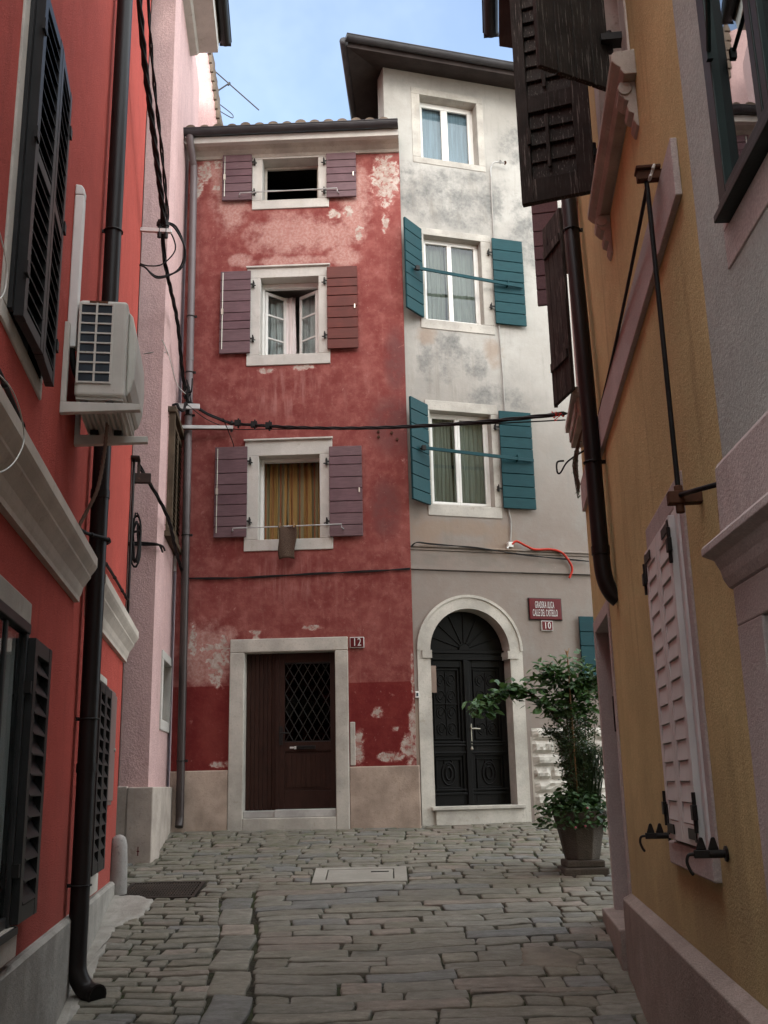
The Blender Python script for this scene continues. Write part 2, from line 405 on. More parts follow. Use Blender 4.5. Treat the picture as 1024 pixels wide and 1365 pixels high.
def white_wall():
    m, t = newmat('stained_white_plaster')
    tc = t.n('ShaderNodeTexCoord'); V = tc.outputs['Object']; t._co = V
    sep = t.n('ShaderNodeSeparateXYZ'); t.L(V, sep.inputs[0]); U, Z = sep.outputs[0], sep.outputs[2]
    n1 = t.noise(1.0, 6, .6); n2 = t.noise(4.5, 6, .65); n3 = t.noise(22, 5, .65); n4 = t.noise(150, 2)
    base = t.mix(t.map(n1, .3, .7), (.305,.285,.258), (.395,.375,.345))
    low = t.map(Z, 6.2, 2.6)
    base = t.mix(t.math('MULTIPLY', low, .85), base, (.205,.160,.136))  # pinkish dirty lower wall, painted darker to deepen the falloff of light
    base = t.mix(t.map(n2, .45, .8, 0, .45), base, (.28,.26,.235))
    base = t.mix(t.map(t.noise(1.7, 8, .74), .47, .70, 0, .6), base, (.25,.24,.22))
    st3 = t.noise(5, 5, .6, stretch=(2.4, 1, .22)); base = t.mix(t.map(st3, .53, .74, 0, .4), base, (.22,.205,.185))
    g = t.patch([(.6,8.05,.95,.50), (1.25,8.10,.5,.55), (.15,8.0,.3,.4), (.9,7.7,.9,.25), (.62,5.55,.30,.42), (.35,5.5,.16,.5), (1.02,5.50,.25,.3), (1.3,5.0,.6,.3), (.75,5.75,.16,.3), (2.0,7.6,.5,.9), (2.0,9.0,.6,.5)], V)
    gm = t.math('ADD', t.math('MULTIPLY', g, .26), t.math('MULTIPLY', t.math('SUBTRACT', t.noise(3.2, 8, .74), .5), 1.5))
    base = t.mix(t.map(gm, .0, .42, 0, .92), base, t.mix(t.map(n3, .3, .7), (.125,.123,.117), (.20,.195,.185)))
    drip = t.noise(7, 3, .55, stretch=(1.6, 1, .16))
    dz = t.patch([(.6,5.45,.7,.6), (.8,3.0,.8,.45), (.8,8.0,.8,.6)], V)
    base = t.mix(t.math('MULTIPLY', t.map(drip, .5, .72, 0, .55), t.map(dz, 0, .8)), base, (.20,.18,.155))
    b = t.patch([(.25,3.12,.35,.30), (1.28,3.05,.30,.35), (.75,3.2,.6,.16), (.35,5.85,.2,.2), (1.3,5.7,.2,.3), (.1,.6,.15,.7)], V)
    bm = t.math('ADD', t.math('MULTIPLY', b, .5), t.math('SUBTRACT', n2, .5))
    base = t.mix(t.map(bm, .08, .5, 0, .6), base, (.25,.175,.125))
    edge = t.patch([(.05,2.75,3,.10)], V)
    base = t.mix(t.math('MULTIPLY', t.map(edge, 0, .8), t.map(n2, .4, .65, 0, .5)), base, (.16,.14,.12))
    fl = t.noise(16, 4, .7); base = t.mix(t.map(fl, .70, .74, 0, .5), base, (.50,.48,.44))
    h = t.math('ADD', t.math('ADD', t.math('MULTIPLY', n3, .5), t.math('MULTIPLY', n4, .2)), n2)
    t.bsdf(base, .92, .12, t.bump(h, .35, .014)); return m

def curtain_stripes():
    m, t = newmat('striped_curtain_cloth')
    tc = t.n('ShaderNodeTexCoord'); sep = t.n('ShaderNodeSeparateXYZ'); t.L(tc.outputs['Object'], sep.inputs[0])
    x = t.math('FRACT', t.math('MULTIPLY', sep.outputs[0], 5.2))
    r = t.n('ShaderNodeValToRGB'); t.L(x, r.inputs[0]); r.color_ramp.interpolation = 'CONSTANT'
    cr = r.color_ramp; cr.elements[0].position = 0; cr.elements[0].color = (.30,.195,.07,1)
    cr.elements[1].position = .28; cr.elements[1].color = (.17,.145,.085,1)
    for p, c in ((.40,(.25,.10,.05,1)), (.50,(.21,.18,.10,1)), (.72,(.32,.185,.065,1)), (.86,(.24,.12,.05,1))):
        e = cr.elements.new(p); e.color = c
    t.bsdf(r.outputs[0], .9, .1); return m

def cloth(name, c):
    m, t = newmat(name)
    n = t.noise(6, 3, .5, stretch=(6, 6, .3))
    t.bsdf(t.mix(t.map(n, .3, .7), scal(c, .75), c), .95, .1); return m

def leafmat(name, a, b, rough=.45):
    m, t = newmat(name)
    at = t.n('ShaderNodeVertexColor'); at.layer_name = 'tone'
    sp = t.n('ShaderNodeSeparateColor'); t.L(at.outputs[0], sp.inputs[0])
    c = t.mix(sp.outputs[0], a, b)
    p = t.n('ShaderNodeBsdfPrincipled'); t.L(c, p.inputs['Base Color']); p.inputs['Roughness'].default_value = rough
    p.inputs['Specular IOR Level'].default_value = .35
    tl = t.n('ShaderNodeBsdfTranslucent'); t.L(t.mix(.5, c, (.10,.16,.02)), tl.inputs[0])
    mx = t.n('ShaderNodeMixShader'); mx.inputs[0].default_value = .18
    t.L(p.outputs[0], mx.inputs[1]); t.L(tl.outputs[0], mx.inputs[2]); t.L(mx.outputs[0], t.out.inputs[0]); return m

def paving():
    m, t = newmat('worn_paving_stone')
    at = t.n('ShaderNodeVertexColor'); at.layer_name = 'tone'
    tc = t.n('ShaderNodeTexCoord'); t._co = tc.outputs['Object']
    n1 = t.noise(2.2, 5); n2 = t.noise(11, 7, .75, stretch=(.6, 1.3, 1)); n3 = t.noise(75, 4, .7)
    c = t.mix(t.map(n2, .3, .66, 0, .85), at.outputs[0], t.mix(.6, at.outputs[0], (.075,.07,.056)))
    c = t.mix(t.map(n1, .5, .75, 0, .35), c, (.20,.165,.135))
    mo = t.noise(1.1, 4, .6)
    sep = t.n('ShaderNodeSeparateXYZ'); t.L(tc.outputs['Object'], sep.inputs[0])
    far = t.map(sep.outputs[1], 8.5, 12.6, .12, .6)
    c = t.mix(t.math('MULTIPLY', far, t.map(t.noise(7, 5, .7), .48, .66)), c, (.075,.085,.035))
    c = t.mix(t.map(n3, .60, .75, 0, .35), c, (.34,.31,.27))
    lk = t.noise(21, 5, .75, stretch=(.5, 1.5, 1)); c = t.mix(t.map(lk, .60, .70, 0, .35), c, (.36,.33,.285))
    h = t.math('ADD', t.math('MULTIPLY', n2, 1.2), t.math('MULTIPLY', n3, .35))
    rg = t.map(n2, .3, .7, .58, .88)
    t.bsdf(c, rg, .3, t.bump(h, .8, .014)); return m

def soil():
    m, t = newmat('dark_mossy_joint_soil')
    tc = t.n('ShaderNodeTexCoord'); t._co = tc.outputs['Object']
    n1 = t.noise(2.0, 5, .6); n2 = t.noise(30, 5, .7); n3 = t.noise(120, 3)
    c = t.mix(t.map(n2, .35, .7), (.026,.023,.018), (.075,.067,.05))
    c = t.mix(t.map(n1, .44, .62, 0, .75), c, (.05,.06,.025))
    t.bsdf(c, .95, .1, t.bump(t.math('ADD', n2, t.math('MULTIPLY', n3, .6)), .9, .02)); return m

def concrete():
    m, t = newmat('patched_concrete')
    n1 = t.noise(3, 6, .65); n2 = t.noise(24, 5, .7); n3 = t.noise(140, 2)
    c = t.mix(t.map(n1, .3, .7), (.21,.19,.165), (.33,.305,.27))
    c = t.mix(t.map(n2, .55, .72, 0, .5), c, (.13,.115,.10))
    t.bsdf(c, .9, .15, t.bump(t.math('ADD', n2, t.math('MULTIPLY', n3, .5)), .6, .015)); return m

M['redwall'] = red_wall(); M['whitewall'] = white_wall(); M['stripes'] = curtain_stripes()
M['net'] = cloth('white_net_curtain', (.84,.76,.74)); M['greycurtain'] = cloth('grey_curtain_cloth', (.33,.31,.26)); M['bluecurtain'] = cloth('sky_tinted_blind', (.36,.42,.50))
M['darkcurtain'] = cloth('brown_curtain_cloth', (.05,.032,.026))
M['leaf_big'] = leafmat('broad_leaf', (.028,.075,.022), (.075,.155,.05)); M['leaf_small'] = leafmat('fine_leaf', (.020,.040,.018), (.05,.085,.035))
M['leaf_ger'] = leafmat('geranium_leaf', (.020,.050,.016), (.05,.11,.035)); M['flower'] = leafmat('pink_petal', (.45,.08,.12), (.6,.18,.22)); M['flower_red'] = leafmat('red_petal', (.5,.01,.012), (.62,.03,.03))
M['bark'] = stone('brown_bark', (.09,.065,.045), .3, .4); M['cane'] = paint('bamboo_cane', (.28,.17,.09), .6, .2)
M['pot'] = plaster('dark_concrete_pot', (.115,.095,.082), .2, .5, (.06,.06,.045)); M['pave'] = paving(); M['soil'] = soil(); M['concrete'] = concrete()
M['slab'] = stone('pale_cover_slab', (.27,.25,.215), .15, .25); M['bollard'] = stone('granite_stump', (.30,.28,.26), .2, .5, .95, .8)
M['grate'] = paint('rusty_grate_iron', (.035,.027,.022), .6, .3, .4, wear=(.08,.05,.035), wearamt=.02)
# ------------------------------------------------------------------ shared builders
def wall(name, mat, parent, u0, u1, z0, z1, holes, T=.30, extra=None):
    b = MB()
    us = sorted({u0, u1, *[h[0] for h in holes], *[h[1] for h in holes]})
    zs = sorted({z0, z1, *[h[2] for h in holes], *[h[3] for h in holes]})
    idx = {}
    def vid(u, y, z):
        k = (round(u, 5), y, round(z, 5))
        if k not in idx: idx[k] = len(b.v); b.v.append((u, y, z))
        return idx[k]
    def solid(i, j):
        if i < 0 or j < 0 or i >= len(us)-1 or j >= len(zs)-1: return False
        cu, cz = (us[i]+us[i+1])/2, (zs[j]+zs[j+1])/2
        return not any(h[0] < cu < h[1] and h[2] < cz < h[3] for h in holes)
    def F(q): b.f.append(tuple(q)); b.mi.append(0)
    for i in range(len(us)-1):
        for j in range(len(zs)-1):
            if not solid(i, j): continue
            a, c, d, e = us[i], us[i+1], zs[j], zs[j+1]
            F([vid(a,0,d), vid(c,0,d), vid(c,0,e), vid(a,0,e)])
            F([vid(a,T,d), vid(a,T,e), vid(c,T,e), vid(c,T,d)])
            if not solid(i-1, j): F([vid(a,0,d), vid(a,0,e), vid(a,T,e), vid(a,T,d)])
            if not solid(i+1, j): F([vid(c,0,d), vid(c,T,d), vid(c,T,e), vid(c,0,e)])
            if not solid(i, j-1): F([vid(a,0,d), vid(a,T,d), vid(c,T,d), vid(c,0,d)])
            if not solid(i, j+1): F([vid(a,0,e), vid(c,0,e), vid(c,T,e), vid(a,T,e)])
    if extra: extra(b)
    return b.build(name, mat, parent=parent, recenter=False) if False else wall_obj(b, name, mat, parent)

def wall_obj(b, name, mat, parent):
    # keep the wall's own origin at the frame origin so its wear sits at known places
    o = b.build(name, mat, parent=parent, recenter=False)
    return o

def surround(b, o, i, y0, y1, sill=0.0):
    """stone frame, outer o=(u0,u1,z0,z1), opening i"""
    b.box(o[0], o[1], y0, y1, i[3], o[3])
    b.box(o[0], o[1], y0-sill, y1, o[2], i[2])
    b.box(o[0], i[0], y0, y1, i[2], i[3])
    b.box(i[1], o[1], y0, y1, i[2], i[3])

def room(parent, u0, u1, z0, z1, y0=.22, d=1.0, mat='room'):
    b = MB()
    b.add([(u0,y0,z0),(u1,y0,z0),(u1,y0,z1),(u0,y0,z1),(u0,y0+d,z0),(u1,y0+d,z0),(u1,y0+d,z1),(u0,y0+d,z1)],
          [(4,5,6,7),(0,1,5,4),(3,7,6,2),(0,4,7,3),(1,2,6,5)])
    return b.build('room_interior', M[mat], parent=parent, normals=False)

def sash(parent, u0, u1, z0, z1, y, fw=.045, bars=(), vb=(), mat=None, d=.04):
    b = MB()
    b.box(u0, u1, y, y+d, z0, z0+fw); b.box(u0, u1, y, y+d, z1-fw, z1)
    b.box(u0, u0+fw, y, y+d, z0+fw, z1-fw); b.box(u1-fw, u1, y, y+d, z0+fw, z1-fw)
    for z in bars: b.box(u0+fw, u1-fw, y+.006, y+d-.006, z-.012, z+.012)
    for (u, w) in vb: b.box(u-w/2, u+w/2, y-.004, y+d-.003, z0+fw, z1-fw)
    return b
def pane(parent, u0, u1, z0, z1, y, mat='glass'):
    b = MB(); b.box(u0, u1, y, y+.004, z0, z1)
    return b.build('pane', M[mat], parent=parent)

def curtain(name, mat, fr, u0, u1, z0, z1, y, waves, amp, label, cat='curtain', seed=0, flare=0.0):
    r = random.Random(seed); ph = [r.uniform(0, 6) for _ in range(4)]
    b = MB()
    def fn(s, t):
        x = u0+(u1-u0)*s
        a = amp*(1 - .35*t)
        yy = y + a*sin(waves*tau*s+ph[0]+.3*sin(3*t+ph[1])) + a*.5*sin(waves*2.3*tau*s+ph[2]+.5*t)
        x += flare*(1-t)*(s-.5) + .008*sin(5*t+ph[3]+9*s)
        return (x, yy, z0+(z1-z0)*t)
    b.grid(fn, int(waves*14), 10)
    o = b.build(name, mat, fr=fr, smooth=True, label=label, cat=cat)
    md = o.modifiers.new('cloth', 'SOLIDIFY'); md.thickness = .003
    return o

def hinge(parent, u, z, y, side, mat=None):
    """little iron pintle between stone frame and shutter; side +1: strap points to +u"""
    b = MB()
    b.box(u-.012, u+.012, y-.03, y+.004, z-.035, z+.035)
    b.box(min(u, u+side*.07), max(u, u+side*.07), y-.036, y-.03, z-.012, z+.012)
    b.tube([(u, y-.036, z-.04), (u, y-.036, z+.05)], .009, 8)
    b.tube([(u-side*.03, y-.05, z-.028), (u-side*.03, y-.03, z-.02), (u, y-.03, z-.02)], .008, 6)
    return b.build('hinge', M['black_metal'], parent=parent)

def plank_shutter(parent, u0, u1, z0, z1, y, mat, n, label=None, rod=None, ang=0, hingeat=None, seed=0, th=.035, hinges=True, iron=True):
    """horizontal board shutter, opened flat against the wall or turned by ang about its hinge edge"""
    r = random.Random(seed)
    W = [r.uniform(.8, 1.2) for _ in range(n)]; tot = sum(W); zz = z0
    b = MB()
    b.box(u0+.004, u1-.004, y-.012, y-.001, z0+.004, z1-.004)
    for w in W:
        h = (z1-z0)*w/tot
        j = r.uniform(-.0015, .0015)
        b.box(u0, u1, y-th+j, y-.012, zz+.004, zz+h-.004); zz += h
    if ang: b.rotz(hingeat[0], hingeat[1], ang)
    o = b.build('shutter', mat, parent=parent, bevel=.004, seg=1, label=label)
    return o

def clap_shutter(parent, u0, u1, z0, z1, y, mat, n, sw=.066, th=.042):
    b = MB()
    b.box(u0, u0+sw, y-th, y, z0, z1); b.box(u1-sw, u1, y-th, y, z0, z1)
    b.box(u0+sw, u1-sw, y-th+.001, y, z0, z0+sw*1.3); b.box(u0+sw, u1-sw, y-th+.001, y, z1-sw*1.3, z1)
    lo, hi = z0+sw*1.3, z1-sw*1.3; p = (hi-lo)/n
    for k in range(n):
        a, c = lo+p*k+.0015, lo+p*(k+1)-.0015; e0, e1 = u0+sw+.004, u1-sw-.001
        f0, f1 = y-th-.001, y-th+.001
        b.add([(e0,f0,a),(e1,f0,a),(e1,f1+.006,c),(e0,f1+.006,c),(e0,f0+.014,a),(e1,f0+.014,a),(e1,f1+.018,c),(e0,f1+.018,c)], [(0,1,2,3),(7,6,5,4),(0,4,5,1),(3,2,6,7),(0,3,7,4),(1,5,6,2)])
    return b.build('shutter', mat, parent=parent, bevel=.002, seg=1)

def louvre_shutter(parent, u0, u1, z0, z1, y, mat, pitch=.05, sw=.055, th=.04, tilt=.6, ang=0, hingeat=None, mid=(), name='shutter', label=None, slatw=.05):
    b = MB()
    b.box(u0, u0+sw, y-th, y, z0, z1); b.box(u1-sw, u1, y-th, y, z0, z1)
    rails = [z0, *mid, z1-sw]
    for i, z in enumerate(rails): b.box(u0+sw, u1-sw, y-th+.002, y-.002, z, z+sw)
    for a, c in zip(rails[:-1], rails[1:]):
        lo, hi = a+sw, c; k = max(1, int((hi-lo)/pitch)); p = (hi-lo)/k
        for q in range(k):
            zc = lo+p*(q+.5); dy = slatw*cos(tilt)/2; dz = slatw*sin(tilt)/2; yc = y-th/2
            t_ = .004
            b.add([(u0+sw, yc-dy, zc-dz-t_), (u1-sw, yc-dy, zc-dz-t_), (u1-sw, yc+dy, zc+dz-t_), (u0+sw, yc+dy, zc+dz-t_),
                   (u0+sw, yc-dy, zc-dz+t_), (u1-sw, yc-dy, zc-dz+t_), (u1-sw, yc+dy, zc+dz+t_), (u0+sw, yc+dy, zc+dz+t_)],
                  [(0,3,2,1),(4,5,6,7),(0,1,5,4),(1,2,6,5),(2,3,7,6),(3,0,4,7)])
    b.box(u0+sw*.5, u1-sw*.5, y-.004, y-.001, z0+.01, z1-.01)  # sheet behind the slats, standing in for the shade between them
    if ang: b.rotz(hingeat[0], hingeat[1], ang)
    return b.build(name, mat, parent=parent, bevel=.003, seg=1, label=label)

def downpipe(parent, path, r, mat, brackets=(), wally=0.0, name='downpipe', joints=()):
    b = MB(); P = smooth_path(path, 5); b.tube(P, r, 14, hollow=1)
    for z in joints:
        q = min(P, key=lambda p: abs(p.z-z)); b.tube([(q.x, q.y, q.z-.03), (q.x, q.y, q.z+.03)], r*1.09, 14)
    o = b.build(name, mat, parent=parent, smooth=True)
    o.modifiers.new('sm', 'EDGE_SPLIT').split_angle = rd(50)
    for z in brackets:
        q = min(P, key=lambda p: abs(p.z-z))
        c = MB()
        c.tube([(q.x+r*1.12*cos(a), q.y+r*1.12*sin(a), q.z) for a in [tau*k/16 for k in range(17)]], .006, 6)
        c.box(q.x-.008, q.x+.008, q.y+r, wally, q.z-.012, q.z+.012)
        c.box(q.x+r, q.x+r+.035, q.y-.008, q.y+.008, q.z-.015, q.z+.015)
        c.build('pipe_bracket', M['black_metal'], parent=o)
    return o

def barrel_tiles(parent, u0, u1, y0, y1, z0, slope, pitch=.19, r=.075, rows=1, mat=None):
    """a roof slab with barrel tile ends along its eave"""
    b = MB(); n = int((u1-u0)/pitch)
    b.add([(u0,y0,z0),(u1,y0,z0),(u1,y1,z0+slope*(y1-y0)),(u0,y1,z0+slope*(y1-y0)),(u0,y0,z0-.04),(u1,y0,z0-.04),(u1,y1,z0+slope*(y1-y0)-.04),(u0,y1,z0+slope*(y1-y0)-.04)],
          [(0,1,2,3),(7,6,5,4),(0,4,5,1),(1,5,6,2),(2,6,7,3),(3,7,4,0)])
    R = random.Random(3)
    for i in range(n):
        u = u0 + pitch*(i+.5); L = .42; yy = y0 - .05 + R.uniform(-.012,.012)
        while yy < y1-.05:
            e = min(yy+L, y1); m = 8; dz = R.uniform(-.006,.006); rr = r*R.uniform(.93,1.05)
            v = []
            for (ya, k, lift) in ((yy, 1.0, .028), (e, .85, 0)):
                for j in range(m+1):
                    a = pi*j/m
                    v.append((u+rr*k*cos(a), ya, z0+slope*(ya-y0)+rr*k*sin(a)*.8+lift+dz))
            f = [(j, j+1, m+2+j, m+1+j) for j in range(m)]; f.append(tuple(range(m+1)))
            b.add(v, f); yy += L-.06
    o = b.build('roof', mat or M['tile'], parent=parent)
    return o

def gutter(parent, u0, u1, y, z, r=.065, mat=None, name='gutter'):
    b = MB(); m = 10
    pr = [(y + r*cos(pi+pi*k/m), z + r*sin(pi+pi*k/m)) for k in range(m+1)]
    pr2 = [(y + (r-.006)*cos(tau-pi*k/m), z + (r-.006)*sin(tau-pi*k/m)) for k in range(m+1)]
    b.prism(pr + pr2, u0, u1, 'x')
    b.box(u0-.002, u0+.004, y-r, y+r, z-r*.9, z); b.box(u1-.004, u1+.002, y-r, y+r, z-r*.9, z)
    b.tube([(u0, y-r, z), (u1, y-r, z)], .009, 8)
    k = 0; u = u0+.4
    while u < u1:
        b.box(u-.012, u+.012, y-r-.006, y+r, z-.004, z+.006); u += .75
    return b.build(name, mat or M['gutter'], parent=parent)

def cable(name, pts, r, mat, label, fr=WORLD, cat='cable', n=6, group=None, strands=1, twist=5.0, smooth=True):
    P = smooth_path(pts, 8) if smooth else [Vector(p) for p in pts]
    b = MB()
    if strands == 1: b.tube(P, r, 6)
    else:
        for s_ in range(strands):
            Q = []; d = 0
            for i, p in enumerate(P):
                if i: d += (P[i]-P[i-1]).length
                a = tau*s_/strands + d*twist
                Q.append(p + Vector((r*1.15*cos(a), r*.6*sin(a), r*1.15*sin(a))))
            b.tube(Q, r, 6)
    return b.build(name, mat, fr=fr, smooth=True, label=label, cat=cat, group=group)
# ------------------------------------------------------------------ RED HOUSE
red = empty('red_house', RED, (-1.47, 0, -.48), 'narrow red plastered house with mauve shutters and peeling paint, facing down the lane', 'house')
W1o, W1i = (-2.05,-.985,7.71,8.545), (-1.91,-1.13,7.845,8.49)
W2o, W2i = (-2.10,-.985,5.395,6.83), (-1.92,-1.135,5.545,6.665)
W3o, W3i = (-2.10,-.97,2.885,4.36), (-1.92,-1.135,3.03,4.14)
Do, Di = (-2.25,-.80,-.60,1.775), (-2.07,-.96,-.30,1.61)
wall('wall', M['redwall'], red, -2.95, 0.0, -.9, 8.56, [W1o, W2o, W3o, Do])
for (ua, ub, zt_) in ((-2.95, -2.252, .215), (-.798, .035, .222)):
    b = MB(); b.box(ua, ub, -.03, .1, -.9, zt_); b.build('plinth', M['plinth_red'], parent=red, bevel=.012)
b = MB(); b.box(-.787, -.725, -.014, .02, .235, .745); b.build('bare_stone_patch', M['stone'], parent=red, bevel=.008)
# cornice, fascia, gutter, tiles
b = MB(); b.prism([(0.02,8.515),(-.03,8.515),(-.05,8.55),(-.12,8.585),(-.2,8.60),(-.235,8.61),(.02,8.64)], -2.95, 0.0, 'x'); b.build('cornice', M['stone_grey'], parent=red)
b = MB(); b.box(-2.95, 0.0, -.285, -.2, 8.602, 8.70); b.box(-2.95, 0, -.2, .3, 8.642, 8.70); b.build('fascia', M['stone_white'], parent=red, bevel=.006)
gutter(red, -2.95, -.003, -.355, 8.755, .07)
barrel_tiles(red, -2.95, 0.0, -.30, 3.6, 8.78, .24)
# windows
def rwin(o, i, hood=True):
    b = MB(); surround(b, o, i, -.02, .25)
    if hood: b.box(o[0]-.012, o[1]+.012, -.055, -.02, o[3]-.02, o[3]+.004)
    w = b.build('window', M['stone_white'], parent=red, bevel=.006)
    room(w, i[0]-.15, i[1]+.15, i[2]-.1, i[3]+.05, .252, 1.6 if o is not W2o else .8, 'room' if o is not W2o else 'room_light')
    return w
w1 = rwin(W1o, W1i, False); w2 = rwin(W2o, W2i); w3 = rwin(W3o, W3i)
b = sash(w1, W1i[0]+.005, W1i[1]-.005, W1i[2]+.005, W1i[3]-.005, .19, .03); b.build('sash', M['stone_grey'], parent=w1)
# second window: two casements swung inward
for s, (hu, a0, a1) in enumerate(((W2i[0]+.03, W2i[0]+.03, W2i[0]+.37), (W2i[1]-.03, W2i[1]-.37, W2i[1]-.03))):
    ang = rd(42) if s == 0 else rd(-38)
    b = sash(w2, a0, a1, W2i[2]+.02, W2i[3]-.09, .20, .04, bars=(W2i[2]+.36, W2i[2]+.70)); b.rotz(hu, .22, ang)
    o = b.build('casement', M['white_paint'], parent=w2, bevel=.004, seg=1)
    b = MB(); b.box(a0+.035, a1-.035, .218, .222, W2i[2]+.06, W2i[3]-.13); b.rotz(hu, .22, ang); b.build('pane', M['glass'], parent=o)
b = MB(); b.box(W2i[0], W2i[1], .17, .24, W2i[3]-.07, W2i[3]); b.box(W2i[0], W2i[0]+.03, .17, .24, W2i[2], W2i[3]-.07); b.box(W2i[1]-.03, W2i[1], .17, .24, W2i[2], W2i[3]-.07)
b.box(W2i[0]+.03, W2i[1]-.03, .17, .24, W2i[2], W2i[2]+.018); b.build('window_frame', M['white_paint'], parent=w2, bevel=.004, seg=1)
b = MB(); b.box(W3i[0], W3i[0]+.04, .15, .24, W3i[2], W3i[3]); b.box(W3i[0]+.04, W3i[1], .15, .24, W3i[3]-.03, W3i[3]); b.box(W3i[0]+.04, W3i[1], .15, .24, W3i[2], W3i[2]+.02); b.build('window_frame', M['white_paint'], parent=w3, bevel=.004, seg=1)
# shutters
SH = [(-2.46,-2.05,7.835,8.548,'purple',6,None), (-1.012,-.602,7.82,8.512,'purple',6,None),
      (-2.455,-2.045,5.56,6.762,'purple',8,None), (-1.018,-.61,5.575,6.772,'brownred',8,'brown-red shutter with pale flecks'),
      (-2.478,-2.06,3.06,4.266,'purple',8,None), (-1.008,-.588,3.03,4.225,'purple',8,None)]
for k, (a, c, z0, z1, mt, n, lb) in enumerate(SH):
    o = plank_shutter(red, a, c, z0, z1, -.035, M[mt], n, lb, seed=k)
    left = k % 2 == 0
    he = c if left else a
    for z in (z0+.17*(z1-z0), z0+.83*(z1-z0)): hinge(o, he+(.035 if left else -.035), z, -.028, -1 if left else 1)
    if left:
        c_ = MB(); c_.tube([(a+.035, -.078, z0+.06), (a+.035, -.078, z1-.03)], .006, 6); c_.box(a+.02, a+.05, -.09, -.07, z0+.5*(z1-z0)-.04, z0+.5*(z1-z0)+.04)
        c_.build('espagnolette_rod', M['brass'], parent=o)
    else:
        c_ = MB(); c_.box(c-.045, c-.03, -.085, -.07, z0+.5*(z1-z0)-.03, z0+.5*(z1-z0)+.03); c_.build('catch', M['brass'], parent=o)
# clothes rods on the first and third windows
for (u0, u1, z, y) in ((-2.2, -.86, 7.905, -.13), (-2.22, -.85, 3.155, -.15)):
    b = MB(); b.tube([(u0-.02, -.07, z-.02), (u0, y, z-.02), (u0, y, z), (u1, y, z+.012), (u1, y, z-.03), (u1+.02, -.07, z-.03)], .008, 6)
    if z > 5: b.tube([(u0+.3, y+.015, z+.03), (u1-.2, y+.012, z-.0)], .004, 6)
    b.build('clothes_rod', M['galv'], parent=red)
# door
b = MB(); b.box(Do[0], Do[1], -.035, .3, Di[3], Do[3]); b.box(Do[0], Di[0], -.035, .3, -.75, Di[3]); b.box(Di[1], Do[1], -.035, .3, -.75, Di[3]); b.box(Di[0], Di[1], -.035, .3, -.75, -.345)
df = b.build('door_frame', M['stone'], parent=red, bevel=.010)
b = MB(); b.box(Di[0]+.002, -1.70, .02, .12, -.343, -.262); b.box(-1.695, Di[1]-.002, -.01, .12, -.343, -.255); b.build('threshold', M['leadstrip'], parent=red, bevel=.006)
b = MB(); R = random.Random(5); u = Di[0]
for k in range(7):
    w = (1.70-2.07+.0)/-7.0
    b.box(u+.002, u+w-.002, .145+R.uniform(-.002,.002), .185, -.26, Di[3]); u += w
b.box(Di[0], -1.70, .165, .19, -.26, Di[3])
dp = b.build('side_panel', M['door_wood'], parent=red, bevel=.004, seg=1)
b = MB()
L0, L1, Z0, Z1 = -1.69, -.965, -.25, 1.605
b.box(L0, L0+.095, .13, .18, Z0, Z1); b.box(L1-.07, L1, .13, .18, Z0, Z1)
b.box(L0+.095, L1-.07, .13, .18, 1.49, Z1); b.box(L0+.095, L1-.07, .13, .18, Z0, -.04); b.box(L0+.095, L1-.07, .13, .18, .42, .53)
b.box(L0+.095, L1-.07, .15, .17, -.04, .42)
for k in range(8):
    a = L0+.125 + k*.0585
    b.box(a, a+.053, .144, .151, -.005, .385)
b.box(L0-.012, L0+.03, .115, .13, Z0, Z1)
dr = b.build('door', M['door_wood'], parent=red, bevel=.006)
pane(dr, L0+.095, L1-.07, .53, 1.49, .165, 'glass_dim')
b = MB(); b.box(L0+.08, L1-.06, .18, .184, .5, 1.52); b.build('dark_backing', M['room'], parent=dr)  # dark sheet in place of the unlit room behind the door glass
b = MB(); g0, g1, h0, h1 = L0+.097, L1-.072, .532, 1.488
nd = 5; px = (g1-g0)/nd; pz = px*1.75
def seg(p, q):
    # clip to grille
    (x0, z0), (x1, z1) = p, q; t0, t1 = 0., 1.; dx, dz = x1-x0, z1-z0
    for (pp, qq) in ((-dx, x0-g0), (dx, g1-x0), (-dz, z0-h0), (dz, h1-z0)):
        if abs(pp) < 1e-9:
            if qq < 0: return None
        else:
            r_ = qq/pp
            if pp < 0: t0 = max(t0, r_)
            else: t1 = min(t1, r_)
    if t0 >= t1: return None
    return (x0+dx*t0, z0+dz*t0), (x0+dx*t1, z0+dz*t1)
for k in range(-12, 20):
    for sgn in (1, -1):
        x = g0 + px*k; s_ = seg((x, h0), (x + sgn*(h1-h0)/pz*px, h1))
        if s_: b.tube([(s_[0][0], .146+.006*sgn, s_[0][1]), (s_[1][0], .146+.006*sgn, s_[1][1])], .0065, 6)
b.box(g0, g1, .135, .158, h0, h0+.012); b.box(g0, g1, .135, .158, h1-.012, h1)
b.build('lattice_grille', M['black_metal'], parent=dr)
b = MB(); b.box(L0+.03, L0+.075, .118, .13, .50, .72); b.tube([(L0+.052, .12, .64), (L0+.052, .08, .64), (L0+.16, .075, .635)], .009, 8); b.tube([(L0+.05, .12, .56), (L0+.05, .11, .56)], .012, 8); b.build('handle', M['black_metal'], parent=dr, bevel=.003)
b = MB(); b.box(-1.45, -1.22, .112, .13, .445, .485); b.box(-1.44, -1.23, .104, .112, .47, .482); b.build('letter_slot', M['black_metal'], parent=dr, bevel=.003)
b = MB(); b.box(-1.53, -1.48, .122, .13, .455, .475); b.box(-1.475, -1.445, .12, .13, .445, .48); b.build('name_plate', M['sign_white'], parent=dr)
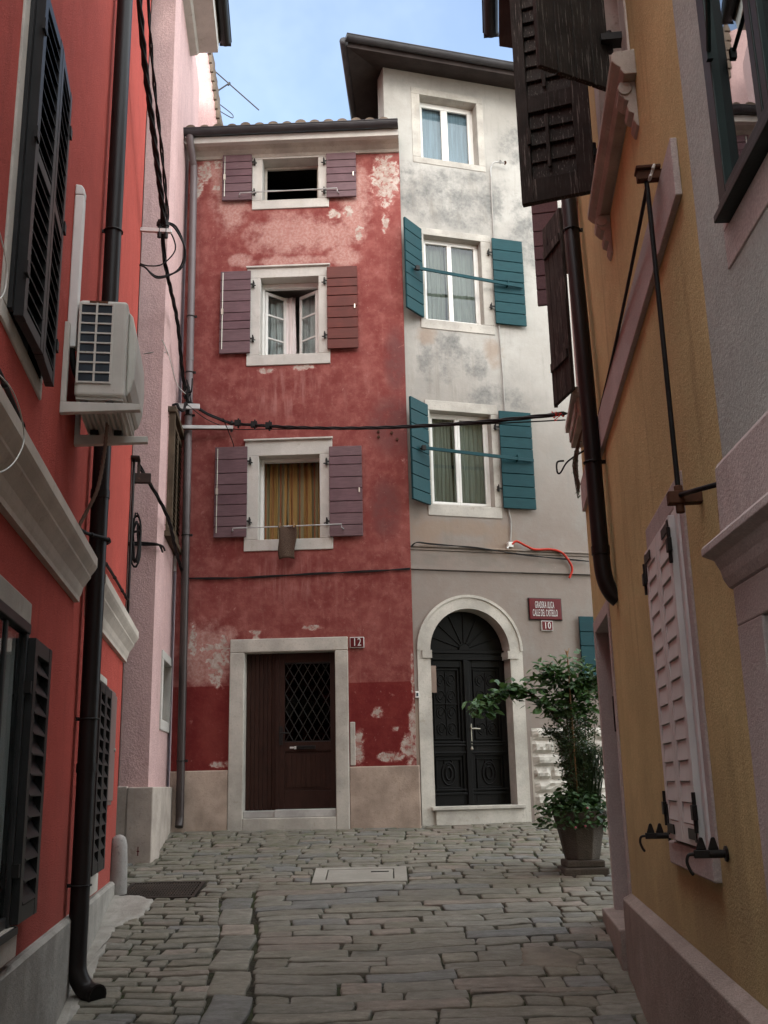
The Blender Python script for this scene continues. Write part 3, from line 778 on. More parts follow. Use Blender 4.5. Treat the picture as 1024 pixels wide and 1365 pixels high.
# downpipe
P = [(-2.86,-.34,8.72), (-2.865,-.30,8.62), (-2.86,-.12,8.42), (-2.855,-.085,8.3)] + [(-2.853+.052*(8.3-z)/8.7, -.085, z) for z in (7.5,6.5,5.5,4.5,3.5,2.5,1.5,.5,-.2,-.33)] + [(-2.80,-.12,-.42)]
m2, t = newmat('two_tone_downpipe')
tc = t.n('ShaderNodeTexCoord'); t._co = tc.outputs['Object']; sp = t.n('ShaderNodeSeparateXYZ'); t.L(tc.outputs['Object'], sp.inputs[0])
n_ = t.noise(6, 4); fz = t.map(t.math('ADD', sp.outputs[2], n_), 3.4, 5.2)
t.bsdf(t.mix(fz, t.mix(n_, (.030,.020,.018), (.05,.035,.032)), t.mix(n_, (.11,.085,.085), (.16,.13,.13))), .42, .4)
downpipe(red, P, .048, m2, brackets=(6.2, 5.35, 4.6, 3.0, .3), joints=(5.5, 2.4))
# cables and plates on this house
cable('wall_cable', [(-2.78,-.02,2.56), (-2.4,-.02,2.548), (-2.0,-.02,2.55), (-1.2,-.02,2.572), (-.5,-.02,2.585), (-.01,-.02,2.60)], .008, M['cable'], 'thin black cable clipped across the red house under its lowest window', RED, strands=2)
b = MB(); b.box(-.775, -.598, -.032, -.006, 1.632, 1.765)
sg = b.build('house_number_plate', M['sign_white'], fr=RED, bevel=.006, label='small red enamel plate reading 12 beside the wooden door', cat='house number')
b = MB(); b.box(-.766, -.607, -.036, -.0325, 1.641, 1.756); b.build('enamel_face', M['sign_red'], parent=sg)
def lettering(parent, txt, size, width, u, y, z, mat):
    vs, fs = text_mesh(txt, size, width); b = MB(); b.add([(u+v[0], y-v[2], z+v[1]) for v in vs], fs); return b.build('lettering', mat, parent=parent)
lettering(sg, '12', .135, .085, -.686, -.0385, 1.697, M['sign_white'])
# towel and pegs
b = MB()
def tw(s, t):
    u = -1.645 + .225*s; f = abs(2*t-1)
    z = 3.165 - (1-t)*.43 if True else 0
    u += .02*(1-t)*sin(3*s+1) + .012*sin(6*(1-t))
    return (u, -.162 - .012*sin(5*s+2*t) - .012*(1-t) , z + .02*sin(3.0*s)*(1-t))
b.grid(tw, 12, 14)
tw_ = b.build('towel', M['towel'], fr=RED, smooth=True, label='small brown towel pegged on the rod under the striped curtains', cat='towel'); md = tw_.modifiers.new('t', 'SOLIDIFY'); md.thickness = .012
for k, u in enumerate((-1.625, -1.445)):
    b = MB(); b.box(u-.006, u+.006, -.19, -.176, 3.135, 3.205); b.box(u-.006, u+.006, -.146, -.132, 3.135, 3.205); b.box(u-.007, u+.007, -.176, -.146, 3.172, 3.180)
    b.build('clothes_peg', M['cane'], fr=RED, label=('wooden peg at the left corner of the brown towel', 'wooden peg at the right corner of the brown towel')[k], cat='clothes peg', group='pegs holding the towel')
# curtains
curtain('curtain', M['stripes'], RED, W3i[0]-.02, -1.60, W3i[2]-.1, W3i[3]+.02, .33, 4, .022, 'left half of the striped yellow curtains in the lowest red house window', seed=1)
curtain('curtain', M['stripes'], RED, -1.60, W3i[1]+.08, W3i[2]-.1, W3i[3]+.02, .36, 5, .022, 'right half of the striped yellow curtains in the lowest red house window', seed=2)
curtain('curtain', M['net'], RED, W2i[0]+.02, -1.50, W2i[2]-.08, W2i[3]-.08, .44, 4, .016, 'pale net curtain left of the gap in the middle red house window', seed=3)
curtain('curtain', M['net'], RED, -1.40, W2i[1]+.12, W2i[2]-.08, W2i[3]-.08, .44, 3, .016, 'pale net curtain right of the gap in the middle red house window', seed=4)
# conduit tail by the third window and wall anchors
cable('wall_cable', [(-2.28,-.6,4.46), (-2.25,-.3,4.35), (-2.24,-.04,4.25), (-2.33,-.03,4.20)], .006, M['cable'], 'thin black tail of cable dropping onto the red wall above the left mauve shutter', RED)
for (u, z) in ((-.37,4.35),(-.37,4.42),(-.20,4.40),(-.13,4.31)):
    b = MB(); b.tube([(u,.02,z),(u,-.02,z)], .018, 8); b.build('wall_anchor', M['rust'], parent=red)
# ------------------------------------------------------------------ WHITE HOUSE
wh = empty('white_house', WH, (1.6, 0, -.45), 'tall stained white plastered house with teal shutters and an arched black door', 'house')
V1o, V1i = (.24,1.335,8.485,9.715), (.367,1.235,8.58,9.61)
V2o, V2i = (.275,1.345,5.95,7.465), (.352,1.195,6.085,7.36)
V3o, V3i = (.29,1.31,3.34,4.92), (.352,1.215,3.49,4.78)
V4o, V4i = (2.72,3.5,1.1,2.15), (2.82,3.4,1.2,2.06)
AC_, AR, AO, AZ = .785, .53, .70, 1.61
def spandrel(b):
    n = 24
    for k in range(n):
        a0, a1 = pi*k/n, pi*(k+1)/n
        p0 = (AC_-AO*cos(a0), AZ+AO*sin(a0)); p1 = (AC_-AO*cos(a1), AZ+AO*sin(a1))
        b.prism([p0, (p1[0], p1[1]), (p1[0], 2.36), (p0[0], 2.36)], 0, .3)
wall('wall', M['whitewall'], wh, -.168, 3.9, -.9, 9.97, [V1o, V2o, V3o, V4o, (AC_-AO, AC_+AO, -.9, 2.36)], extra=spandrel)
b = MB(); b.add([(-.168,.3,8),(.5,2.3,8),(.5,2.3,9.97),(-.168,.3,9.97),(-.0,.3,8),(.7,2.3,8),(.7,2.3,9.97),(0,.3,9.97)], [(0,1,2,3),(4,7,6,5),(0,3,7,4),(1,5,6,2),(3,2,6,7),(0,4,5,1)])
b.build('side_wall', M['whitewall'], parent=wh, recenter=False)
# roof
b = MB()
e = [(-.81,-.45,9.83),(3.9,-.45,9.83),(4.9,2.9,9.83),(.35,2.9,9.83)]
r_ = [(1.1,1.35,10.36),(3.6,1.35,10.36)]
for dz in (0, .10):
    q = [(x,y,z+dz) for (x,y,z) in e+r_]
    b.add(q, [(0,1,5,4),(1,2,5),(2,3,4,5),(3,0,4)])
b.add([*e, *[(x,y,z+.10) for (x,y,z) in e]], [(0,1,5,4),(1,2,6,5),(2,3,7,6),(3,0,4,7)])
b.build('soffit', M['soffit'], parent=wh, normals=False)
b = MB(); n = 22
for k in range(n):
    u = -.7+.2*(k+.5); m = 8; v = []; R = .075
    for (y, z, kk) in ((-.50, 9.945, 1), (-.2, 10.03, .95), (.2, 10.15, .95)):
        for j in range(m+1): v.append((u+R*kk*cos(pi*j/m), y, z+R*kk*.8*sin(pi*j/m)))
    f = [(i*(m+1)+j, i*(m+1)+j+1, (i+1)*(m+1)+j+1, (i+1)*(m+1)+j) for i in range(2) for j in range(m)] + [tuple(range(m+1))]
    b.add(v, f)
b.build('roof', M['tile'], parent=wh)
gutter(wh, -.84, 3.9, -.51, 9.945, .065)
b = MB(); b.tube([(-.86,-.47,9.90), (-.86+.327*3.2,-.47+.945*3.2,9.90)], .06, 12); b.build('gutter', M['gutter'], parent=wh, smooth=True)
# windows
def wwin(o, i, y=-.012):
    b = MB(); surround(b, o, i, y, .26); w = b.build('window', M['stone_dull'], parent=wh, bevel=.006)
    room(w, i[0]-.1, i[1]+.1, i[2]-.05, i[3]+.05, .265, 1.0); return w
def pvc(w, i, y=.17, sp=.045):
    u0, u1, z0, z1 = i; mid = (u0+u1)/2 - .01
    b = sash(w, u0, u1, z0, z1, y, .04); f = b.build('window_frame', M['white_paint'], parent=w, bevel=.005)
    for (a, c) in ((u0+.035, mid), (mid, u1-.035)):
        b = sash(w, a, c, z0+.035, z1-.035, y-.012, sp); o = b.build('casement', M['white_paint'], parent=w, bevel=.006)
        pane(o, a+sp, c-sp, z0+.035+sp, z1-.035-sp, y+.012)
a1, a2, a3 = wwin(V1o, V1i, -.008), wwin(V2o, V2i), wwin(V3o, V3i)
pvc(a1, V1i, .17, .05); pvc(a2, V2i, .12, .032); pvc(a3, V3i, .12, .036)
b = MB(); b.box(V1i[0]+.06, V1i[1]-.06, .235, .24, V1i[2]+.04, V1i[3]-.04); b.build('roller_blind', M['bluecurtain'], parent=a1)  # the blind's blue tint stands in for sky reflected in the glass
curtain('curtain', M['greycurtain'], WH, V2i[0]+.03, .72, V2i[2]+.02, V2i[3]-.02, .22, 5, .014, 'grey curtain behind the left pane of the upper teal-shuttered window', seed=11)
curtain('curtain', M['greycurtain'], WH, .74, V2i[1]-.03, V2i[2]+.02, V2i[3]-.02, .22, 4, .014, 'grey curtain behind the right pane of the upper teal-shuttered window', seed=12)
curtain('curtain', M['greycurtain'], WH, V3i[0]+.03, .72, V3i[2]+.02, V3i[3]-.02, .22, 6, .014, 'grey curtain behind the left pane of the lower teal-shuttered window', seed=13)
curtain('curtain', M['greycurtain'], WH, .74, V3i[1]-.03, V3i[2]+.02, V3i[3]-.02, .22, 5, .014, 'grey curtain behind the right pane of the lower teal-shuttered window', seed=14)
# teal shutters and their stay bars
for (hu, z0, z1, r0, r1, rz0, rz1, bz, k) in ((.295, 6.08, 7.42, 1.345, 1.80, 6.10, 7.41, 6.68, 0), (.30, 3.46, 4.84, 1.312, 1.775, 3.47, 4.83, 4.14, 1)):
    o = plank_shutter(wh, hu-.41, hu, z0, z1, -.02, M['teal'], 8, ang=rd(39), hingeat=(hu, -.02), seed=20+k)
    c_ = MB(); c_.tube([(hu-.16, -.17, bz+.03), (hu-.12, -.22, bz+.03)], .012, 6); c_.box(hu-.14, hu-.09, -.25, -.20, bz, bz+.06); c_.build('catch', M['black_metal'], parent=o)
    q = plank_shutter(wh, r0, r1, rz0, rz1, -.035, M['teal'], 8, seed=30+k)
    for z in (rz0+.2*(rz1-rz0), rz0+.83*(rz1-rz0)): hinge(q, r0-.045, z, -.012, 1)
    b = MB(); b.add([(hu-.12,-.245,bz+.005),(1.76,-.115,bz-.025),(1.76,-.095,bz-.025),(hu-.12,-.225,bz+.005),(hu-.12,-.245,bz+.05),(1.76,-.115,bz+.02),(1.76,-.095,bz+.02),(hu-.12,-.225,bz+.05)],
                    [(0,3,2,1),(4,5,6,7),(0,1,5,4),(1,2,6,5),(2,3,7,6),(3,0,4,7)])
    b.box(1.52, 1.535, -.14, -.07, bz-.03, bz+.06)
    b.build('stay_bar', M['teal'], parent=wh, bevel=.003)
q = plank_shutter(wh, 2.28, 2.715, 1.2, 2.07, -.035, M['teal'], 4, 'dark teal plank shutter of the ground floor window', seed=40)
wv = wwin(V4o, V4i)
# string course
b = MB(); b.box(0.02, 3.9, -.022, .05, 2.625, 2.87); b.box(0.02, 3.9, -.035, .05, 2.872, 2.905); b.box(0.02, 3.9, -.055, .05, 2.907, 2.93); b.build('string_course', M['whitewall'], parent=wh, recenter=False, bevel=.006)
cable('wall_cable', [(.03,-.07,2.90), (.1,-.08,2.955), (.3,-.07,2.945), (.9,-.07,2.92), (1.6,-.07,2.85), (2.5,-.07,2.80)], .006, M['cable'], 'black cable lying along the ledge above the arched door', WH, strands=2)
cable('wall_cable', [(.02,-.035,2.615), (.8,-.035,2.612), (1.6,-.035,2.622), (2.6,-.035,2.63)], .005, M['cable'], 'thin dark cable along the underside of the ledge above the arched door', WH)
# arched doorway
b = MB(); n = 28
for k in range(n):
    a0, a1_ = pi*k/n, pi*(k+1)/n
    P_ = lambda r, a: (AC_-r*cos(a), AZ+r*sin(a))
    b.prism([P_(AR,a0), P_(AR,a1_), P_(AO-.03,a1_), P_(AO-.03,a0)], -.012, .24)
    b.prism([P_(AO-.03,a0), P_(AO-.03,a1_), P_(AO+.004,a1_), P_(AO+.004,a0)], -.026, .2)
b.box(AC_-AO, AC_-AR, -.012, .24, -.9, AZ); b.box(AC_+AR, AC_+AO, -.012, .24, -.9, AZ)
b.box(AC_+AR-.035, AC_+AO-.06, -.028, .24, AZ-.10, AZ-.002); b.box(AC_-AO+.06, AC_-AR+.015, -.028, .24, AZ-.10, AZ-.002)
dfw = b.build('door_frame', M['stone'], parent=wh)
b = MB(); b.box(.20, 1.40, -.075, .24, -.305, -.262); b.box(.25, 1.392, -.045, .24, -.9, -.305); b.build('doorstep', M['stone'], parent=wh, bevel=.008)
dy = .20
b = MB(); b.box(AC_-AR, AC_+AR, dy+.03, dy+.06, -.26, AZ)
pts = [(AC_-AR*cos(pi*k/n), AZ+AR*sin(pi*k/n)) for k in range(n+1)]
b.prism(pts, dy+.03, dy+.06)
for a in (22, 45, 67, 90, 113, 135, 158):
    c_, s_ = cos(rd(a)), sin(rd(a))
    b.tube([(AC_+.08*c_, dy+.026, AZ+.04+.08*s_), (AC_+.50*c_, dy+.026, AZ+.02+.49*s_)], .011, 6)
b.prism([(AC_+.075*cos(rd(a)), AZ+.03+.075*sin(rd(a))) for a in range(0, 181, 15)], dy, dy+.03)
b.box(AC_-AR, AC_+AR, dy-.015, dy+.03, AZ-.015, AZ+.03); b.box(AC_-AR, AC_+AR, dy-.03, dy+.03, AZ-.10, AZ-.05); b.box(AC_-AR, AC_+AR, dy, dy+.03, AZ-.05, AZ-.015)
fl = b.build('fanlight', M['door_black'], parent=wh, bevel=.004, seg=1)
def oval(b, cu, cz, ru, rz, y, r, a0=0, a1=360):
    b.tube([(cu+ru*cos(rd(a)), y, cz+rz*sin(rd(a))) for a in range(a0, a1+1, 15)], r, 6)
for s, (l0, l1) in enumerate(((AC_-AR, AC_-.003), (AC_+.003, AC_+AR))):
    b = MB(); zt = AZ-.10; y = dy
    b.box(l0, l0+.075, y, y+.03, -.255, zt); b.box(l1-.075, l1, y, y+.03, -.255, zt)
    for (z0, z1) in ((-.255,-.11), (.33,.50), (zt-.09, zt)): b.box(l0+.075, l1-.075, y, y+.03, z0, z1)
    for z in (-.075, .37, .46, .495): b.box(l0+.03, l1-.03, y-.016, y, z-.012, z+.012)
    b.box(l0+.03, l1-.03, y-.02, y, -.135, -.105)
    if s == 0: b.box(l1-.035, l1+.035, y-.03, y, -.25, zt)
    d = b.build('door_leaf', M['door_black'], parent=wh, bevel=.006)
    b = MB(); i0, i1 = l0+.095, l1-.095
    for (z0, z1) in ((-.06, .30), (.53, zt-.11)):
        for (a, c_, e_, g) in ((i0,i1,z0,z0+.018),(i0,i1,z1-.018,z1),(i0,i0+.018,z0+.018,z1-.018),(i1-.018,i1,z0+.018,z1-.018)): b.box(a, c_, y+.006, y+.03, e_, g)
    cm = (i0+i1)/2
    oval(b, cm, .12, .085, .135, y+.026, .012); oval(b, cm, .12, .04, .075, y+.024, .014); oval(b, cm, .26, .05, .03, y+.026, .01)
    for z in (.66, .86, 1.06, 1.26):
        for sg_ in (-1, 1):
            oval(b, cm+sg_*.07, z, .055, .07, y+.026, .008, 0, 270); oval(b, cm+sg_*.07, z, .028, .035, y+.026, .007, 90, 360)
    b.tube([(cm, y+.026, .58), (cm, y+.026, 1.36)], .008, 6); b.box(i0, i1, y+.012, y+.03, .955, .975)
    b.build('carved_panel', M['door_black'], parent=d, bevel=.003, seg=1)
    if s == 1:
        b = MB(); b.box(l0+.005, l0+.045, y-.012, y, .44, .72); b.tube([(l0+.025,y-.01,.66),(l0+.025,y-.05,.66),(l0+.14,y-.055,.655)], .010, 8); b.lathe([(.0,.395),(.018,.40),(.022,.415),(.018,.43),(.0,.435)], l0+.03, y-.02, 10)
        b.build('handle', M['brass'], parent=d, smooth=False)
b = MB(); b.box(.262, .335, .03, .036, 1.09, 1.42); b.box(.258, .27, .03, .034, 1.42, 1.56); b.build('notice_card', M['paper'], fr=WH, label='worn brown card hanging inside the left jamb of the arched door', cat='notice')
b = MB(); b.box(.035, .085, -.04, -.014, 1.02, 1.10)
bp = b.build('door_bell', M['white_paint'], fr=WH, bevel=.006, label='small white bell push on the stone left of the arched door', cat='door bell')
b = MB(); b.box(.046, .074, -.043, -.0405, 1.04, 1.08); b.build('button', M['ac_dark'], parent=bp)
# rock-faced blocks right of the door
R = random.Random(9); z = -.45; b = MB(); row = 0
while z < .55:
    h = .158; u = 1.545
    while u < 3.3:
        w = R.choice((.46,.30,.52,.24)) if not (row == 1 and u < 1.6) else .30
        x0, x1 = u+.006, min(u+w-.006, 3.4); z0, z1 = z+.006, z+h-.006; nu, nv = 7, 4
        rr = [[R.uniform(.028,.062) for _ in range(nu+1)] for _ in range(nv+1)]
        def fn(s, t, rr=rr, x0=x0, x1=x1, z0=z0, z1=z1, nu=nu, nv=nv):
            i, j = round(s*nu), round(t*nv); ed = i in (0, nu) or j in (0, nv)
            return (x0+(x1-x0)*s, -.006 if ed else -rr[j][i], z0+(z1-z0)*t)
        b.grid(fn, nu, nv)
        u += w
    z += h; row += 1
b.build('rusticated_base', M['stone'], parent=wh, normals=False)
b = MB(); b.box(1.53, 3.9, -.004, .02, -.9, .545); b.build('mortar_base', M['stone_grey'], parent=wh)
# signs
b = MB(); b.box(1.61, 2.06, -.030, -.006, 2.02, 2.292)
sg = b.build('street_name_sign', M['sign_red'], fr=WH, bevel=.008, label='dark red enamel street sign with two white lines of lettering beside the arch', cat='street sign')
b = MB(); b.box(1.60, 2.07, -.018, -.004, 2.01, 2.302); b.build('sign_rim', M['black_metal'], parent=sg, bevel=.004)
lettering(sg, 'GRADSKA ULICA', .125, .265, 1.822, -.033, 2.205, M['sign_white'])
lettering(sg, 'CALLE DEL CASTELLO', .125, .345, 1.825, -.033, 2.100, M['sign_white'])
b = MB(); b.box(1.765, 1.925, -.028, -.006, 1.875, 2.004)
sg = b.build('house_number_plate', M['sign_white'], fr=WH, bevel=.005, label='small red enamel plate reading 10 under the street sign', cat='house number')
b = MB(); b.box(1.774, 1.916, -.032, -.0285, 1.884, 1.996); b.build('enamel_face', M['sign_red'], parent=sg)
lettering(sg, '10', .12, .078, 1.845, -.0345, 1.938, M['sign_white'])
# conduit, small lamp, red hose
cable('wall_conduit', [(1.405,-.02,8.45), (1.40,-.02,8.2), (1.395,-.02,7.4), (1.41,-.02,6.7), (1.40,-.02,6.05), (1.415,-.02,5.5), (1.42,-.02,4.9), (1.405,-.02,4.2), (1.40,-.02,3.5), (1.42,-.02,3.3), (1.40,-.02,3.02)], .010, M['cable_grey'], 'grey conduit running down the white wall beside the teal shutters', WH, 'conduit')
lp = empty('wall_lamp', WH, (1.405, -.02, 8.45), 'small double-headed lamp on a bent stem high on the white house', 'lamp')
b = MB(); b.tube(smooth_path([(1.405,-.02,8.40), (1.405,-.03,8.55), (1.44,-.06,8.62), (1.50,-.08,8.63)], 5), .010, 8); b.build('stem', M['galv'], parent=lp, smooth=True)
for k, u in enumerate((1.525, 1.60)):
    b = MB(); b.lathe([(.008,-.02),(.028,-.015),(.038,.0),(.034,.02),(.02,.03),(.0,.032)], 0, 0, 14); b.xf(lambda x, y, z, u=u: (u+z*.4+.0*x, -.09-z*.9+y*.3, 8.625+y)); b.build('lamp_head', M['galv'] if k == 0 else M['rust'], parent=lp, smooth=True)
b = MB(); b.tube([(1.50,-.08,8.63),(1.60,-.09,8.62)], .008, 6); b.build('cross_arm', M['galv'], parent=lp)
P_ = smooth_path([(1.40,-.06,2.985), (1.47,-.06,3.03), (1.60,-.07,2.97), (1.72,-.07,2.93), (1.95,-.07,2.94), (2.1,-.07,2.90), (2.2,-.07,2.78), (2.235,-.06,2.68), (2.19,-.05,2.57)], 14)
b = MB(); b.tube(P_, [.017 if i % 2 else .0145 for i in range(len(P_))], 8); b.build('red_hose', M['redhose'], fr=WH, smooth=True, label='red corrugated hose drooping along the ledge below the teal shutters', cat='hose')
b = MB(); b.box(1.35, 1.42, -.07, -.0, 2.95, 3.02); b.tube([(1.36,-.05,2.97),(1.33,-.06,2.93)], .012, 6); b.build('junction_box', M['white_paint'], fr=WH, bevel=.008, label='small pale junction fitting at the left end of the red hose', cat='junction box')
# ------------------------------------------------------------------ PINK HOUSE (behind the terracotta one)
pk = empty('pink_house', PB, (1.5, 0, -.6), 'pale pink plastered house on a stone base between the terracotta and red houses', 'house')
S1o, S1i = (.62, 1.82, 2.93, 4.42), (.70, 1.74, 3.0, 4.34)
S2o, S2i = (.75, 1.75, .66, 1.56), (.86, 1.64, .78, 1.46)
wall('side_wall', M['pink'], pk, 0, 3.2, -.9, 10.9, [S1o, S2o])
b = MB(); b.box(-.30, 0.0, .305, 5, -.9, 10.9); b.build('core', M['room'], parent=pk)
# front wall lives in the same house: built in its own frame then brought over
b = MB(); b.box(-2.6, -.0006, .0, .3, -.9, 10.9)
def to_pb(fr):
    def f(x, y, z): p = fr.w(x, y, z); q = PB.loc(p); return (q[0], q[1], q[2])
    return f
b.xf(to_pb(PFR)); b.build('front_wall', M['pink'], parent=pk, recenter=False)
b = MB(); b.box(-2.6, -.20, -.075, .1, -.95, .045); b.xf(to_pb(PFR)); b.build('base_slab', M['pink_stone'], parent=pk, bevel=.01)
b = MB(); b.box(-.196, .075, -.085, .3, -.95, .035); b.xf(to_pb(PFR)); b.build('corner_stone', M['pink_stone'], parent=pk, bevel=.012)
b = MB(); b.box(.26, 2.6, -.075, .1, -.95, .035); b.build('base_slab', M['pink_stone'], parent=pk, bevel=.01)
b = MB(); b.box(-.073, -.045, -.0885, -.0845, -.60, -.59); b.box(-.064, -.054, -.0885, -.0845, -.64, -.55); b.xf(to_pb(PFR)); b.build('red_survey_mark', M['sign_red'], parent=pk)
b = MB(); surround(b, S2o, S2i, -.02, .2); w = b.build('window', M['stone_white'], parent=pk, bevel=.006); room(w, *S2i, .21, .5)
b = sash(w, *S2i, .10, .05); b.build('casement', M['white_paint'], parent=w); pane(w, S2i[0]+.05, S2i[1]-.05, S2i[2]+.05, S2i[3]-.05, .12)
b = MB(); surround(b, S1o, S1i, -.02, .2); w = b.build('window', M['pink'], parent=pk, bevel=.006); room(w, *S1i, .21, .5)
M['oldwood'] = paint('weathered_brown_louvre', (.085,.062,.042), .7, .3, .2, wear=(.2,.17,.13), wearamt=0, grainz=(6,6,.5))
b = MB(); b.box(S1o[0]-.03, S1o[1]+.03, -.10, .0, S1o[3]-.02, S1o[3]+.05); b.box(S1o[0], S1o[1], -.10, 0, S1o[2]-.06, S1o[2]); b.box(S1o[0], S1o[0]+.09, -.085, -.0, S1o[2], S1o[3]-.02); b.build('shutter_box', M['oldwood'], parent=pk, bevel=.005)
louvre_shutter(pk, S1i[0]+.02, (S1i[0]+S1i[1])/2, S1i[2], S1i[3], -.025, M['oldwood'], .06, .05, .04, .8, slatw=.06)
louvre_shutter(pk, (S1i[0]+S1i[1])/2, S1i[1], S1i[2], S1i[3], -.025, M['oldwood'], .06, .05, .04, .8, slatw=.06)
# eaves
b = MB(); b.prism([(.0,10.36),(-.10,10.38),(-.13,10.42),(-.40,10.44),(-.41,10.60),(.3,10.60)], -3, 1.8, 'x'); b.build('cornice', M['stone_white'], parent=pk)
gutter(pk, -3, 1.86, -.50, 10.68, .085, M['dark_pipe'])
b = MB(); b.box(-3, 1.82, -.42, 3, 10.62, 10.72); b.build('roof', M['tile'], parent=pk)
b = MB(); b.prism([(-.27,4.10),(-.2,4.12),(-.16,4.38),(-.2,4.42),(-.27,4.40),(-.29,4.25)], -.006, .02); b.xf(to_pb(PFR)); b.build('chipped_plaster', M['stone'], parent=pk)
# gable beyond the red roof
b = MB(); b.prism([(-3.6,7.5),(-2.555,7.5),(-2.56,10.42),(-2.74,11.75),(-3.6,12.2)], 14.6, 14.9)
gh = b.build('pink_gable_wall', M['pink'], label='pale pink gable standing behind the red house roof', cat='house')
b = MB(); R = random.Random(2)
for k in range(9):
    t = k/8; x = -2.54 - .185*t; z = 10.35 + 1.4*t
    b.box(x-.02, x+.035+R.uniform(-.006,.008), 14.56, 15.0, z-.02, z+.13)
b.build('verge_tile', M['tile'], parent=gh, bevel=.01)
an = empty('tv_antenna', WORLD, (-2.9, 15.2, 10.6), 'thin metal television antenna showing above the red house roof', 'antenna')
b = MB(); b.tube([(-3.0,15.2,10.6),(-2.95,15.2,12.2)], .015, 6); b.build('mast', M['galv'], parent=an)
b = MB(); b.tube([(-2.85,15.1,11.95),(-1.99,15.4,11.24)], .011, 6); b.tube([(-2.95,15.2,11.28),(-2.49,15.2,11.63)], .013, 6); b.tube([(-2.5,15.2,11.60),(-2.47,15.2,11.65)], .022, 6); b.build('boom', M['gutter'], parent=an)
b = MB(); b.tube(smooth_path([(-2.72,15.2,11.30),(-2.45,15.2,11.06),(-2.40,15.2,10.98),(-2.45,15.2,10.97),(-2.75,15.2,11.18)], 4), .008, 6); b.build('folded_dipole', M['gutter'], parent=an)

# ------------------------------------------------------------------ TERRACOTTA HOUSE (left side of the lane)
lf = empty('terracotta_house', LF, (-2, 0, -1.2), 'terracotta red plastered house with a stone cornice along the left side of the lane', 'house')
Uo, Ui = (-2.60,-1.575,2.0,3.92), (-2.50,-1.66,2.09,3.82)
No, Ni = (-2.6,-1.50,-.74,.93), (-2.45,-1.60,-.60,.765)
Fo, Fi = (1.16,2.03,-.76,.905), (1.24,1.95,-.60,.78)
wall('wall', M['terracotta'], lf, -6, 3.42, -2.2, 9.6, [Uo, No, Fo])
b = MB(); b.box(-6, 3.40, .305, 5, -2.2, 9.6); b.box(3.12, 3.42, .301, 5, -2.2, 9.6); b.build('side_wall', M['terracotta'], parent=lf)
b = MB(); b.add([(-6,-.045,-2.2),(3.44,-.045,-2.2),(3.44,-.045,-.795),(-6,-.045,-.795),(-6,-.025,-.775),(3.44,-.025,-.775),(3.44,.1,-.775),(-6,.1,-.775),(3.44,.1,-2.2),(-6,.1,-2.2)], [(0,1,2,3),(3,2,5,4),(4,5,6,7),(1,8,6,5,2),(0,3,4,7,9)])
b.build('plinth', M['render_grey'], parent=lf)
PRO = [(0,1.205),(-.035,1.205),(-.035,1.235),(-.045,1.26),(-.055,1.30),(-.085,1.345),(-.10,1.365),(-.10,1.38),(-.128,1.42),(-.138,1.44),(-.138,1.50),(0,1.53)]
b = MB(); b.prism(PRO, -6, .04, 'x'); b.prism(PRO, .56, 3.44, 'x'); b.build('cornice', M['stone_band'], parent=lf)
# upper window with closed louvres
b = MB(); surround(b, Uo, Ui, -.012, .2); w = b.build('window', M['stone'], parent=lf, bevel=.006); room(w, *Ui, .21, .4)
b = MB(); b.box(Ui[0], Ui[0]+.05, -.03, .05, Ui[2], Ui[3]); b.box(Ui[1]-.04, Ui[1], -.02, .05, Ui[2], Ui[3]); b.box(Ui[0]+.05, Ui[1]-.04, -.02, .05, Ui[3]-.04, Ui[3]); b.build('window_frame', M['shutter_dark'], parent=w)
for (a, c, an_) in ((-2.46,-2.03,-2), (-2.025,-1.60,2)):
    o = louvre_shutter(lf, a, c, 2.07, 3.83, -.03, M['shutter_dark'], .075, .06, .045, .75, mid=(2.9,), ang=rd(an_), hingeat=((a if an_ < 0 else c), -.03), slatw=.06)
    for z in (2.3, 3.0, 3.6):
        b = MB(); b.box((a-.03 if an_ < 0 else c-.03), (a+.03 if an_ < 0 else c+.02), -.085, -.07, z-.03, z+.03); b.build('hinge', M['black_metal'], parent=o)
# near ground-floor window
b = MB(); surround(b, No, Ni, -.02, .2, .03); w = b.build('window', M['stone_grey'], parent=lf, bevel=.008); room(w, *Ni, .21, .8)
b = MB(); b.box(Ni[0], Ni[1]+.04, -.035, .14, Ni[3]-.002, Ni[3]+.05); b.box(Ni[1]-.025, Ni[1]+.03, -.03, .14, Ni[2], Ni[3]-.002); b.box(Ni[0], Ni[1]-.025, -.02, .06, Ni[2], Ni[2]+.05); b.box(-2.06, -2.02, -.018, .05, Ni[2]+.05, Ni[3]-.002)
b.build('window_frame', M['shutter_dark'], parent=w, bevel=.006); pane(w, Ni[0]+.01, -2.06, Ni[2]+.05, Ni[3]-.01, -.008); pane(w, -2.02, Ni[1]-.025, Ni[2]+.05, Ni[3]-.01, -.008)
b = MB(); b.box(Ni[0]-.02, Ni[1]+.06, -.06, .05, Ni[2]-.035, Ni[2]-.002); b.build('sill_board', M['shutter_dark'], parent=w, bevel=.004)
curtain('curtain', M['net'], LF, Ni[0], Ni[1]-.03, Ni[2]+.05, Ni[3]-.02, .02, 7, .006, 'pale net curtain in the near ground-floor window of the terracotta house', seed=21)
o = louvre_shutter(lf, -1.585, -1.085, -.59, .745, -.02, M['shutter_dark'], .093, .075, .045, 1.0, slatw=.098)
for z in (-.35, .5):
    b = MB(); b.box(-1.62, -1.55, -.06, -.02, z-.03, z+.03); b.build('hinge', M['black_metal'], parent=o)
